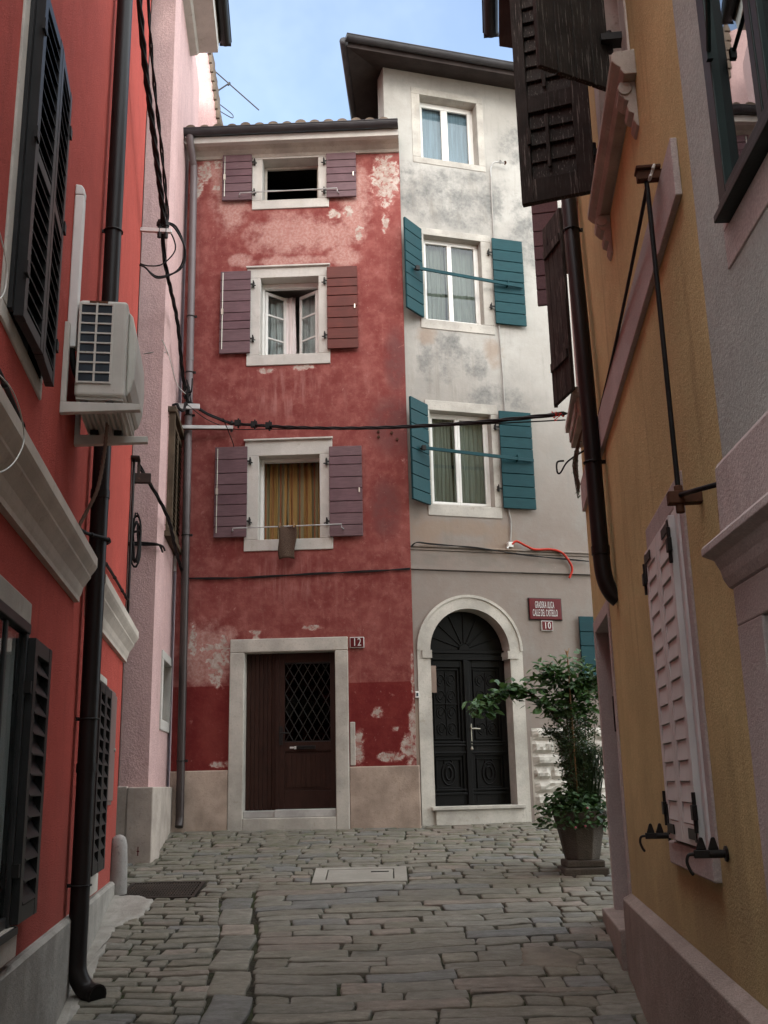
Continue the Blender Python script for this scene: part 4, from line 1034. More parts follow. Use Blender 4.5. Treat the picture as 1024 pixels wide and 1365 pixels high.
# far ground-floor window, closed louvres
b = MB(); surround(b, Fo, Fi, -.015, .2, .0); w = b.build('window', M['stone'], parent=lf, bevel=.006)
b = MB(); b.box(Fi[0], Fi[1], .05, .1, Fi[2], Fi[3]); b.build('window_board', M['shutter_dark'], parent=w)
louvre_shutter(lf, 1.12, 1.50, -.585, .79, -.03, M['shutter_dark'], .085, .065, .045, 1.05, slatw=.088)
louvre_shutter(lf, 1.51, 1.90, -.585, .79, -.03, M['shutter_dark'], .085, .065, .045, 1.05, slatw=.088)
b = MB(); b.box(1.08, 1.95, -.04, .0, .79, .83); b.build('shutter_head', M['shutter_dark'], parent=lf)
# meter cupboard
mc = empty('meter_cupboard', LF, (2.45, 0, -.115), 'grey-brown metal meter door beside the far louvred window', 'meter cupboard')
b = MB(); b.box(2.10, 2.80, -.012, .02, -.115, .855); b.build('frame', M['meter'], parent=mc, bevel=.004)
b = MB(); b.box(2.13, 2.77, -.028, -.0125, -.08, .82); b.build('door', M['meter'], parent=mc, bevel=.004)
b = MB(); b.lathe([(0,0),(.014,0),(.014,.012),(0,.012)], 0, 0, 10); b.xf(lambda x, y, z: (2.7+x, -.0285-z, .35+y)); b.build('lock', M['brass'], parent=mc)
# downpipe
P = [(.42-.0*z, -.085, z) for z in (9.4, 8, 6.5, 5, 3.6, 2.4, 1.6, .8, 0, -.7)] + [(.42,-.085,-1.02), (.412,-.10,-1.13), (.395,-.155,-1.21), (.345,-.225,-1.235)]
dpp = downpipe(lf, P, .062, M['dark_pipe'], brackets=(4.02, .45, -.62), joints=(2.0, .2))
b = MB(); q = Vector((.345,-.225,-1.235)); dr_ = Vector((-.085,-.07,-.012)).normalized(); b.tube([q - dr_*.02, q + dr_*.012], .067, 14); b.tube([q+dr_*.0125, q+dr_*.0135], .055, 14, mi=1); b.build('pipe_mouth', [M['dark_pipe'], M['room']], parent=dpp)
# ------------------------------------------------------------------ AIR CONDITIONER
ac = empty('air_conditioner', LF, (-.5, -.2, 2.24), 'beige air conditioning unit on two wall brackets beside the black downpipe', 'air conditioner')
b = MB(); b.box(-.885, -.12, -.36, -.065, 2.30, 2.93); cs = b.build('casing', M['ac'], parent=ac, bevel=.022, seg=3)
b = MB(); b.prism([(-.3605,2.335),(-.385,2.36),(-.408,2.45),(-.414,2.6),(-.408,2.75),(-.385,2.87),(-.3605,2.90)], -.80, -.14, 'x'); b.build('front_panel', M['ac'], parent=ac, bevel=.012)
b = MB(); g0, g1 = -.272, -.082; zt, zb = 2.898, 2.385; b.box(-.8875, -.8855, g0, g1, zb, zt); coil = b.build('coil', M['ac_dark'], parent=ac)
b = MB(); X0, X1 = -.897, -.8876
for y in (g0-.008, (g0+g1)/2-.006, g1-.004): b.box(X0, X1, y, y+.012, zb-.008, zt+.008)
for k in range(9):
    z = zb + (zt-zb)*k/8
    for (ya, yb) in ((g0+.004, (g0+g1)/2-.006), ((g0+g1)/2+.006, g1-.004)): b.box(X0+.001, X1, ya, yb, z-.005, z+.005)
b.build('grille', M['ac'], parent=ac)
b = MB(); b.box(-.892, -.8855, -.24, -.13, 2.908, 2.92); b.build('hand_grip', M['rust'], parent=ac)
b = MB()
for k in range(9): b.prism([(-.34+.03*k,2.30),(-.325+.03*k,2.268),(-.315+.03*k,2.268),(-.312+.03*k,2.30)], -.80, -.18, 'x')
b.box(-.86, -.15, -.35, -.075, 2.285, 2.302); b.build('base_pan', M['ac'], parent=ac)
for u in (-.93, -.33):
    b = MB(); b.add([(u-.02,0,2.165),(u-.02,0,2.235),(u-.02,-.465,2.235),(u-.02,-.465,2.195),(u+.03,0,2.165),(u+.03,0,2.235),(u+.03,-.465,2.235),(u+.03,-.465,2.195)], [(0,1,2,3),(4,7,6,5),(0,4,5,1),(1,5,6,2),(2,6,7,3),(3,7,4,0)])
    b.box(u-.02, u+.03, -.03, -.0, 2.2352, 2.75)
    b.build('bracket', M['ac'], parent=ac, bevel=.004)
b = MB(); b.box(-.88, -.80, -.30, -.25, 2.235, 2.268); b.box(-.88,-.80,-.15,-.10,2.235,2.268); b.box(-.36,-.28,-.30,-.25,2.235,2.268); b.box(-.36,-.28,-.15,-.10,2.235,2.268); b.build('rubber_foot', M['black_metal'], parent=ac)
b = MB(); b.box(-.87, -.79, -.058, -.0, 2.62, 3.66); b.prism([(-.058,3.66),(-.058,3.70),(-.04,3.73),(-.0,3.735),(0,3.66)], -.872, -.788, 'x'); b.build('pipe_trunking', M['white_paint'], fr=LF, bevel=.008, label='off-white plastic trunking rising up the terracotta wall behind the air conditioner', cat='trunking')
cable('coolant_pipe', [(-.84,-.03,2.64), (-.82,-.05,2.5), (-.78,-.10,2.38), (-.78,-.12,2.35)], .018, M['cable'], 'black insulated pipe bending from the trunking into the air conditioner', LF, 'pipe')
P_ = smooth_path([(-.45,-.22,2.30), (-.45,-.215,2.22), (-.42,-.20,2.05), (-.36,-.16,1.85), (-.28,-.06,1.66), (-.2,-.03,1.58), (-.02,-.05,1.545), (.16,-.06,1.545), (.24,-.07,1.53)], 12)
b = MB(); b.tube(P_, [.013 if i % 2 else .0105 for i in range(len(P_))], 8); b.build('drain_hose', M['paper'], fr=LF, smooth=True, label='ribbed brown drain hose hanging from the air conditioner to the cornice', cat='hose')
pts = [(-5,-.025,1.74), (-3.5,-.025,1.72), (-2.57,-.025,1.73), (-1.9,-.025,1.66), (-1.32,-.025,1.615), (-.5,-.025,1.66), (.1,-.025,1.70), (.45,-.16,1.72), (.9,-.025,1.75), (1.8,-.025,1.78), (2.9,-.025,1.80), (3.3,-.03,1.80)]
P_ = smooth_path(pts, 10); b = MB(); b.tube(P_, .013, 8)
for i in range(3, len(P_)-3, 6): b.tube([P_[i]-(P_[i+1]-P_[i]).normalized()*.012, P_[i]+(P_[i+1]-P_[i]).normalized()*.012], .017, 8)
b.build('wall_cable', M['cable'], fr=LF, smooth=True, label='thick black cable clipped to the terracotta wall just above the cornice', cat='cable')
cable('white_wire', [(-3.6,-.10,2.2), (-3.25,-.15,1.98), (-3.2,-.16,1.86), (-3.3,-.16,1.74), (-3.5,-.14,1.68)], .003, M['cable_white'], 'thin white wire looping at the left edge under the upper louvred window', LF, 'wire')
cable('white_wire', [(-3.4,-.15,1.46), (-3.0,-.17,1.50), (-2.75,-.17,1.43), (-2.78,-.17,1.33), (-3.0,-.16,1.18), (-3.5,-.14,1.0)], .003, M['cable_white'], 'thin white wire looping over the left end of the stone cornice', LF, 'wire')
# corner fittings of the terracotta house
cable('wall_pipe', [(3.38,-.03,3.25), (3.38,-.03,2.6), (3.38,-.03,1.9), (3.38,-.03,1.55)], .014, M['black_metal'], 'thin black pipe down the far corner of the terracotta wall', LF, 'pipe', smooth=False)
b = MB(); b.box(3.30, 3.46, -.09, .0, 3.25, 3.275); b.box(3.41, 3.43, -.09, -.06, 3.12, 3.25); b.box(3.40, 3.46, -.20, -.02, 3.02, 3.12); b.build('corner_bracket', M['grate'] if 'grate' in M else M['rust'], fr=LF, bevel=.004, label='dark rusty bracket at the far corner of the terracotta wall', cat='bracket')
b = MB(); R = random.Random(4)
for k in range(6):
    w_, h_, zc = .022+.006*k, .20+.022*R.random()*k, 2.43+R.uniform(-.03,.03)
    b.tube([(3.415+.012*(k%3), -.075+w_*cos(tau*j/18)+.006*sin(3*tau*j/18+k), zc+h_*sin(tau*j/18)) for j in range(19)], .009, 6)
b.tube([(3.42,-.03,2.5),(3.42,-.10,2.52),(3.42,-.12,2.48)], .014, 6)
b.build('cable_coil', M['cable'], fr=LF, smooth=True, label='bundle of black cable slack hanging at the far corner of the terracotta house', cat='cable')
# stone stump at the corner and concrete skirt
b = MB(); b.lathe([(.085,-1.1),(.088,-.86),(.082,-.6),(.075,-.47),(.06,-.41),(.03,-.385),(0,-.38)], -2.46, 9.80, 12); b.build('corner_stone', M['bollard'], smooth=True, label='rough granite guard stone at the foot of the terracotta house corner', cat='guard stone')
# ------------------------------------------------------------------ OCHRE HOUSE (right side)
ye = empty('ochre_house', RF, (0, 0, -1.2), 'ochre yellow plastered house with pink trim along the right side of the lane', 'house')
Q1o, Q1i = (.63,1.98,3.36,5.35), (.80,1.80,3.5,5.2)
Q2o, Q2i = (-2.06,-.98,2.98,4.60), (-1.95,-1.08,3.06,4.48)
Q3o, Q3i = (1.15,2.24,-.395,1.275), (1.24,2.15,-.29,1.16)
QDo = (-2.13,-.915,-2.0,1.27)
wall('wall', M['yellow'], ye, -2.2, 3.0, -2.0, 7.25, [Q1o, Q2o, Q3o, QDo])
b = MB(); b.box(-2.199, 3.0, .55, 5, -2.0, 7.2); b.box(-2.199, -1.9, .301, .549, 1.3, 7.2); b.build('side_wall', M['yellow'], parent=ye)
b = MB(); b.box(-2.2, 2.82, -.028, .0, 2.245, 2.505); b.build('string_band', M['pinktrim'], parent=ye, bevel=.005)
b = MB(); b.add([(-.86,-.075,-2),(3.0,-.075,-2),(3.0,-.065,-.77),(-.86,-.065,-.77),(-.86,-.002,-.735),(3.0,-.002,-.735),(-.86,0,-2),(3.0,0,-2)], [(0,1,2,3),(3,2,5,4),(0,3,4,6),(1,7,5,2)])
b.add([(-.925,-.07,-2),(-.885,-.07,-2),(-.885,-.062,-.77),(-.925,-.062,-.77),(-.925,-.002,-.735),(-.885,-.002,-.735),(-.925,0.05,-2),(-.885,.05,-2)], [(0,1,2,3),(3,2,5,4),(0,3,4,6),(1,7,5,2)])
b.build('plinth', M['base_right'], parent=ye, bevel=.006)
# door recess
b = MB(); b.box(-2.13, -2.03, -.014, .30, -2.0, 1.27); b.box(-.99, -.915, -.014, .30, -2.0, 1.27); b.box(-2.03, -.99, -.014, .30, 1.17, 1.27)
dfy = b.build('door_frame', M['pinktrim'], parent=ye, bevel=.005)
b = MB(); b.box(-2.03, -.99, .262, .30, -.93, 1.17); dl = b.build('door', M['door_wood'], parent=ye)
b = MB(); b.box(-2.2, -.93, -.10, .262, -2.0, -.965); b.build('threshold', M['base_right'], parent=ye, bevel=.012)
ic = empty('intercom', RF, (-2.02, .10, .38), 'slim dark intercom panel with a column of buttons inside the right-hand doorway', 'intercom')
b = MB(); b.box(-2.029, -2.012, .085, .20, .375, .655); b.build('frame', M['black_metal'], parent=ic, bevel=.003)
b = MB(); b.box(-2.0125, -2.008, .097, .19, .40, .63); b.build('face_plate', M['galv'], parent=ic)
for k in range(5):
    b = MB(); b.box(-2.0085, -2.004, .115, .150, .415+.036*k, .437+.036*k); b.build('button', M['ac_dark'], parent=ic)
# upper window with sill on brackets and two open leaves
b = MB(); surround(b, Q1o, Q1i, -.012, .25); w = b.build('window', M['stone'], parent=ye, bevel=.006); room(w, *Q1i, .26, .2)
b = MB(); b.prism([(.0,3.36),(-.06,3.36),(-.075,3.385),(-.075,3.40),(-.10,3.42),(-.115,3.44),(-.115,3.475),(-.105,3.49),(0,3.50)], .60, 2.10, 'x'); sl = b.build('sill', M['stone_grey'], parent=w, bevel=.004)
for u in (.72, 1.98):
    b = MB(); b.prism([(0,3.36),(-.075,3.36),(-.088,3.33),(-.085,3.29),(-.06,3.26),(-.04,3.25),(-.05,3.22),(-.045,3.19),(-.02,3.175),(-.025,3.14),(-.012,3.11),(0,3.10)], u-.06, u+.06, 'x')
    b.tube([(u-.07,-.055,3.315),(u+.07,-.055,3.315)], .034, 12); b.build('sill_bracket', M['stone_grey'], parent=w, bevel=.004)
def boards_leaf(hu, hy, width, z0, z1, ang, side, name='shutter', vertical=True, n=4, seed=0, mat='black_wood', ledge=True):
    R = random.Random(seed); b = MB(); x = 0
    sg = side
    for k in range(n):
        w_ = width/n; j = R.uniform(-.002,.002)
        a, c = hu+sg*(x+.002), hu+sg*(x+w_-.002)
        b.box(min(a,c), max(a,c), hy-.032+j, hy+j, z0+R.uniform(0,.006), z1); x += w_
    if ledge:
        for z in (z0+.28, z1-.3):
            b.box(min(hu, hu+sg*width)+.02, max(hu, hu+sg*width)-.02, hy-.05, hy-.032, z, z+.08)
    b.rotz(hu, hy, ang); return b.build(name, M[mat], parent=ye, bevel=.004, seg=1)
# far leaf: framed louvre with a control rod
b = MB(); hu, hy, wd, z0, z1 = .80, -.07, .46, 3.50, 5.15; R = random.Random(8)
b.box(hu-wd, hu-wd+.075, hy-.045, hy, z0, z1); b.box(hu-.105, hu, hy-.045, hy, z0, z1)
for (a, c) in ((z0, z0+.16), (4.14, 4.26), (z1-.1, z1)): b.box(hu-wd+.075, hu-.105, hy-.043, hy-.002, a, c)
for (lo, hi) in ((z0+.16, 4.14), (4.26, z1-.1)):
    k = int((hi-lo)/.105)
    for q in range(k):
        za = lo+(hi-lo)*q/k; zc = lo+(hi-lo)*(q+1)/k-.004; j = R.uniform(-.004,.004)
        b.add([(hu-wd+.075,hy-.036+j,za),(hu-.105,hy-.036+j,za),(hu-.105,hy-.012,zc),(hu-wd+.075,hy-.012,zc),(hu-wd+.075,hy-.024+j,za),(hu-.105,hy-.024+j,za),(hu-.105,hy-.002,zc),(hu-wd+.075,hy-.002,zc)], [(0,1,2,3),(7,6,5,4),(0,4,5,1),(3,2,6,7),(0,3,7,4),(1,5,6,2)])
b.rotz(hu, hy, rd(77)); b.box(hu-wd+.07, hu-.10, hy-.010, hy-.004, z0+.1, z1-.05); n0_ = len(b.v)-8; b.rotz(hu, hy, rd(77), n0_)
fl_ = b.build('shutter', M['black_wood'], parent=ye, bevel=.004, seg=1, label='framed louvred leaf with a control rod')
b = MB(); cu = hu-.27; b.box(cu-.012, cu+.012, hy-.056, hy-.036, 3.72, 4.10); b.box(cu-.012, cu+.012, hy-.056, hy-.036, 4.3, 4.95)
b.box(hu-wd+.06, hu-wd+.085, hy-.065, hy-.045, 3.90, 4.02)
b.rotz(hu, hy, rd(77)); b.build('control_rod', M['black_wood'], parent=fl_, bevel=.003, seg=1)
nl = boards_leaf(1.80, -.075, .46, 3.49, 5.15, rd(-57), 1, seed=3)
for z in (3.78, 4.85):
    b = MB(); b.box(1.78, 1.86, -.12, -.0, z-.02, z+.02); b.tube([(1.80,-.07,z-.06),(1.80,-.07,z+.07)], .016, 8); b.build('hinge', M['black_metal'], parent=nl)
    b = MB(); b.box(.74, .82, -.10, -.0, z-.02, z+.02); b.tube([(.80,-.065,z-.06),(.80,-.065,z+.07)], .014, 8); b.build('hinge', M['black_metal'], parent=fl_)
# second window beyond the downpipe
b = MB(); surround(b, Q2o, Q2i, -.012, .25); w = b.build('window', M['pinktrim'], parent=ye, bevel=.006); room(w, *Q2i, .26, .2)
b = MB(); b.box(-2.12, -.95, -.11, .0, 4.50, 4.62); b.box(-2.08, -.99, -.08, .0, 4.44, 4.498); b.build('hood', M['pinktrim'], parent=w, bevel=.01)
b = MB(); b.box(-2.06, -1.12, -.135, .0, 2.92, 2.985); b.box(-2.0, -1.18, -.10, .0, 2.76, 2.918); b.box(-1.97, -1.21, -.115, -.1005, 2.80, 2.89); b.build('sill', M['stone_grey'], parent=w, bevel=.01)
dk = boards_leaf(-1.06, -.115, .37, 2.93, 4.52, rd(19), -1, seed=5)
b = MB(); b.box(-1.425, -1.40, -.262, -.232, 2.93, 4.52); b.build('peeling_edge', M['rust'], parent=dk)
gl_ = plank_shutter(ye, -2.09-.24, -2.09, 4.15, 5.2, -.06, M['purple'], 7, 'greyish plank leaf standing out from the wall', ang=rd(86), hingeat=(-2.09,-.06), seed=50)
# white louvred shutters of the ground-floor window
b = MB(); surround(b, Q3o, Q3i, -.012, .2, .02); w = b.build('window', M['pinktrim'], parent=ye, bevel=.008)
b = MB(); b.box(Q3i[0], Q3i[1], .045, .1, Q3i[2], Q3i[3]); b.box(Q3i[1]-.06, Q3i[1], -.022, .044, Q3i[2], Q3i[3]); b.box(Q3i[0], Q3i[0]+.03, -.015, .044, Q3i[2], Q3i[3]); b.box(Q3i[0]+.03, Q3i[1]-.06, -.01, .044, Q3i[3]-.03, Q3i[3]); b.build('window_frame', M['pinkwhite'], parent=w, bevel=.004)
lv = []
for (a, c) in ((1.285, 1.672), (1.680, 2.075)):
    lv.append(clap_shutter(ye, a, c, -.272, 1.12, -.005, M['pinkwhite'], 14))
for o, hu, sg in ((lv[0], 1.285, 1), (lv[1], 2.075, -1)):
    for z, up in ((-.135, -1), (.985, 1)):
        b = MB(); a, c = sorted((hu+sg*.012, hu+sg*.052)); b.box(a, c, -.052, -.0478, min(z, z+up*.10)-.02, max(z, z+up*.10)+.02)
        a, c = sorted((hu+sg*.012, hu+sg*.20)); zz = z+up*.09; b.box(a, c, -.053, -.0475, zz-.022, zz+.022)
        b.tube([(hu-sg*.005,-.052,z-.08),(hu-sg*.005,-.052,z+.08)], .009, 8); a, c = sorted((hu-sg*.03, hu+sg*.02)); b.box(a, c, -.065, -.045, z-.03, z+.03)
        b.build('hinge', M['black_metal'], parent=o, bevel=.003)
def hold(u, lab):
    b = MB(); z = -.275
    b.tube([(u,.0,z),(u,-.07,z)], .016, 8); b.tube([(u,-.002,z),(u,-.012,z)], .03, 10)
    b.box(u-.010, u+.010, -.125, -.02, z-.015, z+.015)
    for y in (-.05, -.095): b.prism([(y-.022,z+.015),(y+.018,z+.015),(y+.006,z+.06),(y-.006,z+.06)], u-.007, u+.007, 'x')
    b.tube(smooth_path([(u,-.12,z),(u,-.145,z-.004),(u,-.152,z-.03),(u,-.142,z-.06),(u,-.132,z-.075)], 4), .007, 6)
    b.build('shutter_holdback', M['black_metal'], fr=RF, bevel=.003, seg=1, label=lab, cat='shutter catch', group='iron catches below the white louvred shutters')
hold(1.02, 'black iron shutter catch at the far lower corner of the white louvred window'); hold(2.40, 'black iron shutter catch at the near lower corner of the white louvred window')
# downpipe
P = [(-1.15,-.085,7.0), (-1.0,-.085,5.8), (-.80,-.085,4.42), (-.54,-.085,2.96), (-.44,-.085,1.75), (-.425,-.083,1.45), (-.42,-.07,1.31), (-.42,-.035,1.22), (-.42,.01,1.17)]
downpipe(ye, P, .058, M['dark_pipe'], brackets=(4.1, 2.12), joints=(1.50,))
b = MB(); b.prism([(.0,6.95),(-.5,7.1),(-.5,7.22),(.6,7.45),(.6,6.95)], -2.3, 3, 'x'); b.build('eaves', M['soffit'], parent=ye)
gutter(ye, -2.3, 3, -.575, 7.28, .075, M['dark_pipe'])
# rod and stay wires on two rusty brackets
b = MB(); b.box(2.50, 2.54, -.12, .0, 2.50, 2.545); b.box(2.485, 2.555, -.125, -.02, 2.545, 2.56); bt = b.build('wall_bracket', M['rust'], fr=RF, bevel=.004, label='short rusty bracket at the top of the hanging black rod on the ochre wall', cat='bracket')
b = MB(); b.box(2.56, 2.61, -.13, .0, 1.035, 1.085); b.tube([(2.585,-.085,1.0),(2.585,-.085,1.11)], .018, 8); b.build('wall_bracket', M['rust'], fr=RF, bevel=.004, label='short rusty bracket above the white louvred shutters where the rod ends', cat='bracket')
cable('hanging_rod', [(2.515,-.08,2.50), (2.53,-.08,2.3), (2.58,-.085,1.2), (2.585,-.085,1.09)], .0105, M['cable'], 'thick black rod hanging down the ochre wall between two rusty brackets', RF, 'rod')
cable('stay_wire', [(2.50,-.075,2.49), (1.5,-.05,2.49), (.5,-.03,2.50), (-.46,-.02,2.51)], .009, M['cable'], 'thin black stay wire running from the top rusty bracket to the downpipe', RF, 'cable')
cable('stay_wire', [(2.59,-.085,1.07), (2.78,-.06,1.035), (2.98,-.015,1.0)], .010, M['cable'], 'short black stay from the lower rusty bracket to the pink shop cornice', RF, 'cable', smooth=False)
b = MB(); b.tube([(2.60+.03*cos(a), -.07+.012*sin(a), 2.49+.03*sin(a)) for a in [tau*k/14 for k in range(13)]], .006, 6); b.build('hook_ring', M['cable_white'], fr=RF, label='small pale ring hook beside the top rusty bracket', cat='hook')
# cable loop, hanging plant
cable('cable_loop', [(-1.62,-.02,2.62), (-1.60,-.14,2.545), (-1.60,-.19,2.50), (-1.60,-.235,2.43), (-1.60,-.26,2.44), (-1.60,-.255,2.52), (-1.60,-.20,2.53)], .008, M['cable'], 'black cable loop sticking out under the planter sill of the ochre house', RF)
# ------------------------------------------------------------------ GREY HOUSE (nearest on the right)
gy = empty('grey_house', GF, (3, 0, -1.5), 'grey plastered house with a pink shop cornice nearest on the right', 'house')
G1o, G1i = (.30,1.75,1.66,3.6), (.36,1.68,1.80,3.5)
G2o, G2i = (.02,2.6,-2.2,.62), (.275,2.4,-.9,.49)
wall('wall', M['greywall'], gy, -.0, 15, -2.2, 5.4, [G1o, G2o])
b = MB(); b.box(.002, 15, .55, 5, -2.2, 5.4); b.build('core_wall', M['greywall'], parent=gy)
b = MB(); surround(b, G1o, G1i, -.006, .2); w = b.build('window', M['pinktrim'], parent=gy, bevel=.004); room(w, *G1i, .25, .25)
b = MB(); F = G1i; b.box(F[0], F[0]+.075, -.03, .06, 1.87, F[3]); b.box(F[0], F[1], -.035, .06, 1.83, 1.87); b.box(F[0]-.0, F[1], -.055, .06, 1.80, 1.828); b.box(.755, .80, -.02, .06, 1.90, F[3]); b.box(.812, .86, -.02, .06, 1.90, F[3]); b.box(1.3, 1.4, -.02, .06, 1.90, F[3]); b.box(F[0]+.075, F[1], -.03, .06, 1.8705, 1.90)
M['greenblack'] = paint('green_black_window_paint', (.012,.022,.020), .35, .2, .5, bump=.1)
b.build('window_frame', M['greenblack'], parent=w, bevel=.004); pane(w, .435, .755, 1.90, F[3], .0, 'glass_dark'); pane(w, .86, 1.3, 1.90, F[3], .0, 'glass_dark')
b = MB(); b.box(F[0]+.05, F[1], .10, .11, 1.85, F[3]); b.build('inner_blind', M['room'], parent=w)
b = MB(); b.box(.455, .475, -.05, -.03, 2.36, 2.40); b.tube([(.46,-.04,2.38),(.75,-.10,2.62)], .008, 6); b.build('window_stay', M['greenblack'], parent=w)
b = MB(); surround(b, (.02,2.6,-.9,.62), G2i, -.02, .2); sw = b.build('shop_front', M['pinktrim'], parent=gy, bevel=.006)
b = MB(); b.box(.02, 2.6, -.02, .2, -2.2, -.902); b.build('shop_base', M['base_right'], parent=gy)
pane(sw, G2i[0], G2i[1], G2i[2], G2i[3], .1, 'glass_dark'); b = MB(); b.box(G2i[0], G2i[0]+.05, .08, .13, G2i[2], G2i[3]); b.box(G2i[0]+.05, G2i[1], .08, .13, G2i[3]-.05, G2i[3]); b.build('shop_window_frame', M['greenblack'], parent=sw); room(sw, *G2i, .21, .3)
b = MB(); b.prism([(.0,1.075),(-.012,1.075),(-.022,1.055),(-.028,.825),(-.092,.775),(-.10,.765),(-.10,.742),(-.085,.735),(-.06,.725),(-.05,.705),(-.042,.69),(-.035,.66),(-.018,.63),(0,.622)], -.03, 2.7, 'x'); b.build('shop_cornice', M['pinktrim'], parent=gy, bevel=.003)

# unseen house added behind the viewer to shade the lower facades
bh = empty('added_shade_house', WORLD, (0,-9,-1.65), 'unseen plastered house added behind the viewer to shade the lower lane', 'house')
b = MB(); b.box(-8, 8, -13, -9, -2.2, 12.5); b.build('wall', M['greywall'], parent=bh)
b = MB(); b.prism([(-13.4,12.5),(-8.6,12.5),(-11,13.6)], -8, 8, 'x'); b.build('roof', M['tile'], parent=bh)
# ------------------------------------------------------------------ GROUND AND PAVING
b = MB()
ys = [-20,-10,-4,0,3] + [3.5+.35*k for k in range(28)] + [14,18,30]
xs = [-30,-12,-6,-3.5] + [-3+.5*k for k in range(13)] + [3.5,6,12,30]
vs = [(x, y, gz(x,y)-.024) for y in ys for x in xs]; n = len(xs)
b.add(vs, [(j*n+i, j*n+i+1, (j+1)*n+i+1, (j+1)*n+i) for j in range(len(ys)-1) for i in range(n-1)])
b.build('ground', M['soil'], recenter=False, smooth=True, kind='structure')
R = random.Random(21)
b = MB(); cols = []
SLAB = (-.74, .14, 10.02, 10.62); GRATE = (-2.42, -1.74, 9.62, 10.20)
def xgut(y): return -1.02 - (y-6.5)*.10
def lwx(y): return LF.ox - .0 + (y-LF.oy)*-.1532
def rwx(y): return RF.ox + (y-RF.oy)*.1054
def wob(x, y): return .045*sin(1.3*x+.7*y) + .025*sin(3.1*x-1.9*y+1) + .012*sin(7.3*x+2.2*y)
def wobx(x, y): return .03*sin(1.1*y+.5*x) + .015*sin(3.7*y+1.3)
def stone_at(x0, x1, y0, y1, gap=.0045, hi=.005, rnd=.024):
    """one worn paving stone: rounded irregular outline, softly domed top"""
    cx, cy = (x0+x1)/2, (y0+y1)/2
    for S in (SLAB, GRATE):   # stones are cut to fit round the covers
        sx = wobx(cx, cy); sy = wob(cx, cy); a0, a1, c0, c1 = S[0]-sx-.012, S[1]-sx+.012, S[2]-sy-.012, S[3]-sy+.012
        if x1 > a0 and x0 < a1 and y1 > c0 and y0 < c1:
            if y0 < c0-.035: stone_at(x0, x1, y0, c0, gap, hi, rnd)
            if y1 > c1+.035: stone_at(x0, x1, c1, y1, gap, hi, rnd)
            yy0, yy1 = max(y0, c0), min(y1, c1)
            if yy1-yy0 > .03:
                if x0 < a0-.035: stone_at(x0, a0, yy0, yy1, gap, hi, rnd)
                if x1 > a1+.035: stone_at(a1, x1, yy0, yy1, gap, hi, rnd)
            return
    if cx < lwx(cy)+.03 or (cx > rwx(cy)-.02 and cy < 8.65): return
    w, d = x1-x0, y1-y0; nx = max(2, min(7, int(w/.085))); ny = max(1, min(4, int(d/.08)))
    x0 += gap*R.uniform(.3,1.3); x1 -= gap*R.uniform(.3,1.3); y0 += gap*R.uniform(.3,1.2); y1 -= gap*R.uniform(.3,1.2)
    per = []
    for i in range(nx): per.append((x0+(x1-x0)*i/nx, y0))
    for i in range(ny): per.append((x1, y0+(y1-y0)*i/ny))
    for i in range(nx): per.append((x1-(x1-x0)*i/nx, y1))
    for i in range(ny): per.append((x0, y1-(y1-y0)*i/ny))
    k = min(rnd, .3*d); cr = {0, nx, nx+ny, 2*nx+ny}
    out = []
    for i, (x, y) in enumerate(per):
        jx, jy = R.uniform(-k,k)*.38, R.uniform(-k,k)*.5
        if i in cr: x += (cx-x)*min(.4, .55*k*R.uniform(.2,1.8)/w); y += (cy-y)*min(.4, .55*k*R.uniform(.2,1.8)/d)
        x += jx; y += jy
        x, y = x + wobx(x, y), y + wob(x, y)
        out.append((x, y))
    h = R.uniform(-hi, hi); tx, ty = R.uniform(-.012,.012), R.uniform(-.022,.022)
    g = R.random(); br = R.uniform(.82,1.2)
    c = (.178*br, (.164-.008*g)*br, (.136-.018*g)*br)
    if R.random() < .14: c = (.215*br,.175*br,.142*br)
    if R.random() < .10: c = (.155*br,.15*br,.14*br)
    m = len(out); ccx = sum(p[0] for p in out)/m; ccy = sum(p[1] for p in out)/m
    def ring(f, dz, jz=0):
        r_ = []
        for (x, y) in out:
            L = math.hypot(x-ccx, y-ccy); q = max(0, L-f)/L if L > 1e-6 else 1
            xx, yy = ccx+(x-ccx)*q, ccy+(y-ccy)*q
            r_.append((xx, yy, gz(xx,yy)+h+tx*(xx-ccx)*1+ty*(yy-ccy)+dz+R.uniform(-jz,jz)))
        return r_
    V = ring(0,-.07) + ring(0,-.010,.002) + ring(.004,-.003,.0015) + ring(.012,.0,.0012) + ring(min(.06,.3*d), .001, .0016)
    V.append((ccx, ccy, gz(ccx,ccy)+h+.003))
    F = [(r*m+i, r*m+(i+1)%m, (r+1)*m+(i+1)%m, (r+1)*m+i) for r in range(4) for i in range(m)] + [(4*m+i, 4*m+(i+1)%m, 5*m) for i in range(m)]
    b.add(V, F); cols.extend([c]*len(V))
y = 4.6
while y < 13.35:
    near = y < 10.0
    d = R.uniform(.13,.215) if near else R.uniform(.10,.165)
    x = xgut(y) + .150
    xe = 3.4 if y > 8.9 else rwx(y)+.1
    while x < xe:
        edge = x > rwx(min(y, 9.2)) - .75
        w = R.choice((R.uniform(.22,.42), R.uniform(.42,.75), R.uniform(.55,1.0))) if near else R.uniform(.14,.42)
        if edge: w = R.uniform(.14,.34)
        if R.random() < .10 and w > .3 and d > .14:
            stone_at(x, x+w, y, y+d*.48); stone_at(x, x+w, y+d*.5, y+d)
        else: stone_at(x, x+w, y+R.uniform(-.014,.012), y+d+R.uniform(-.012,.014))
        x += w
    y += d
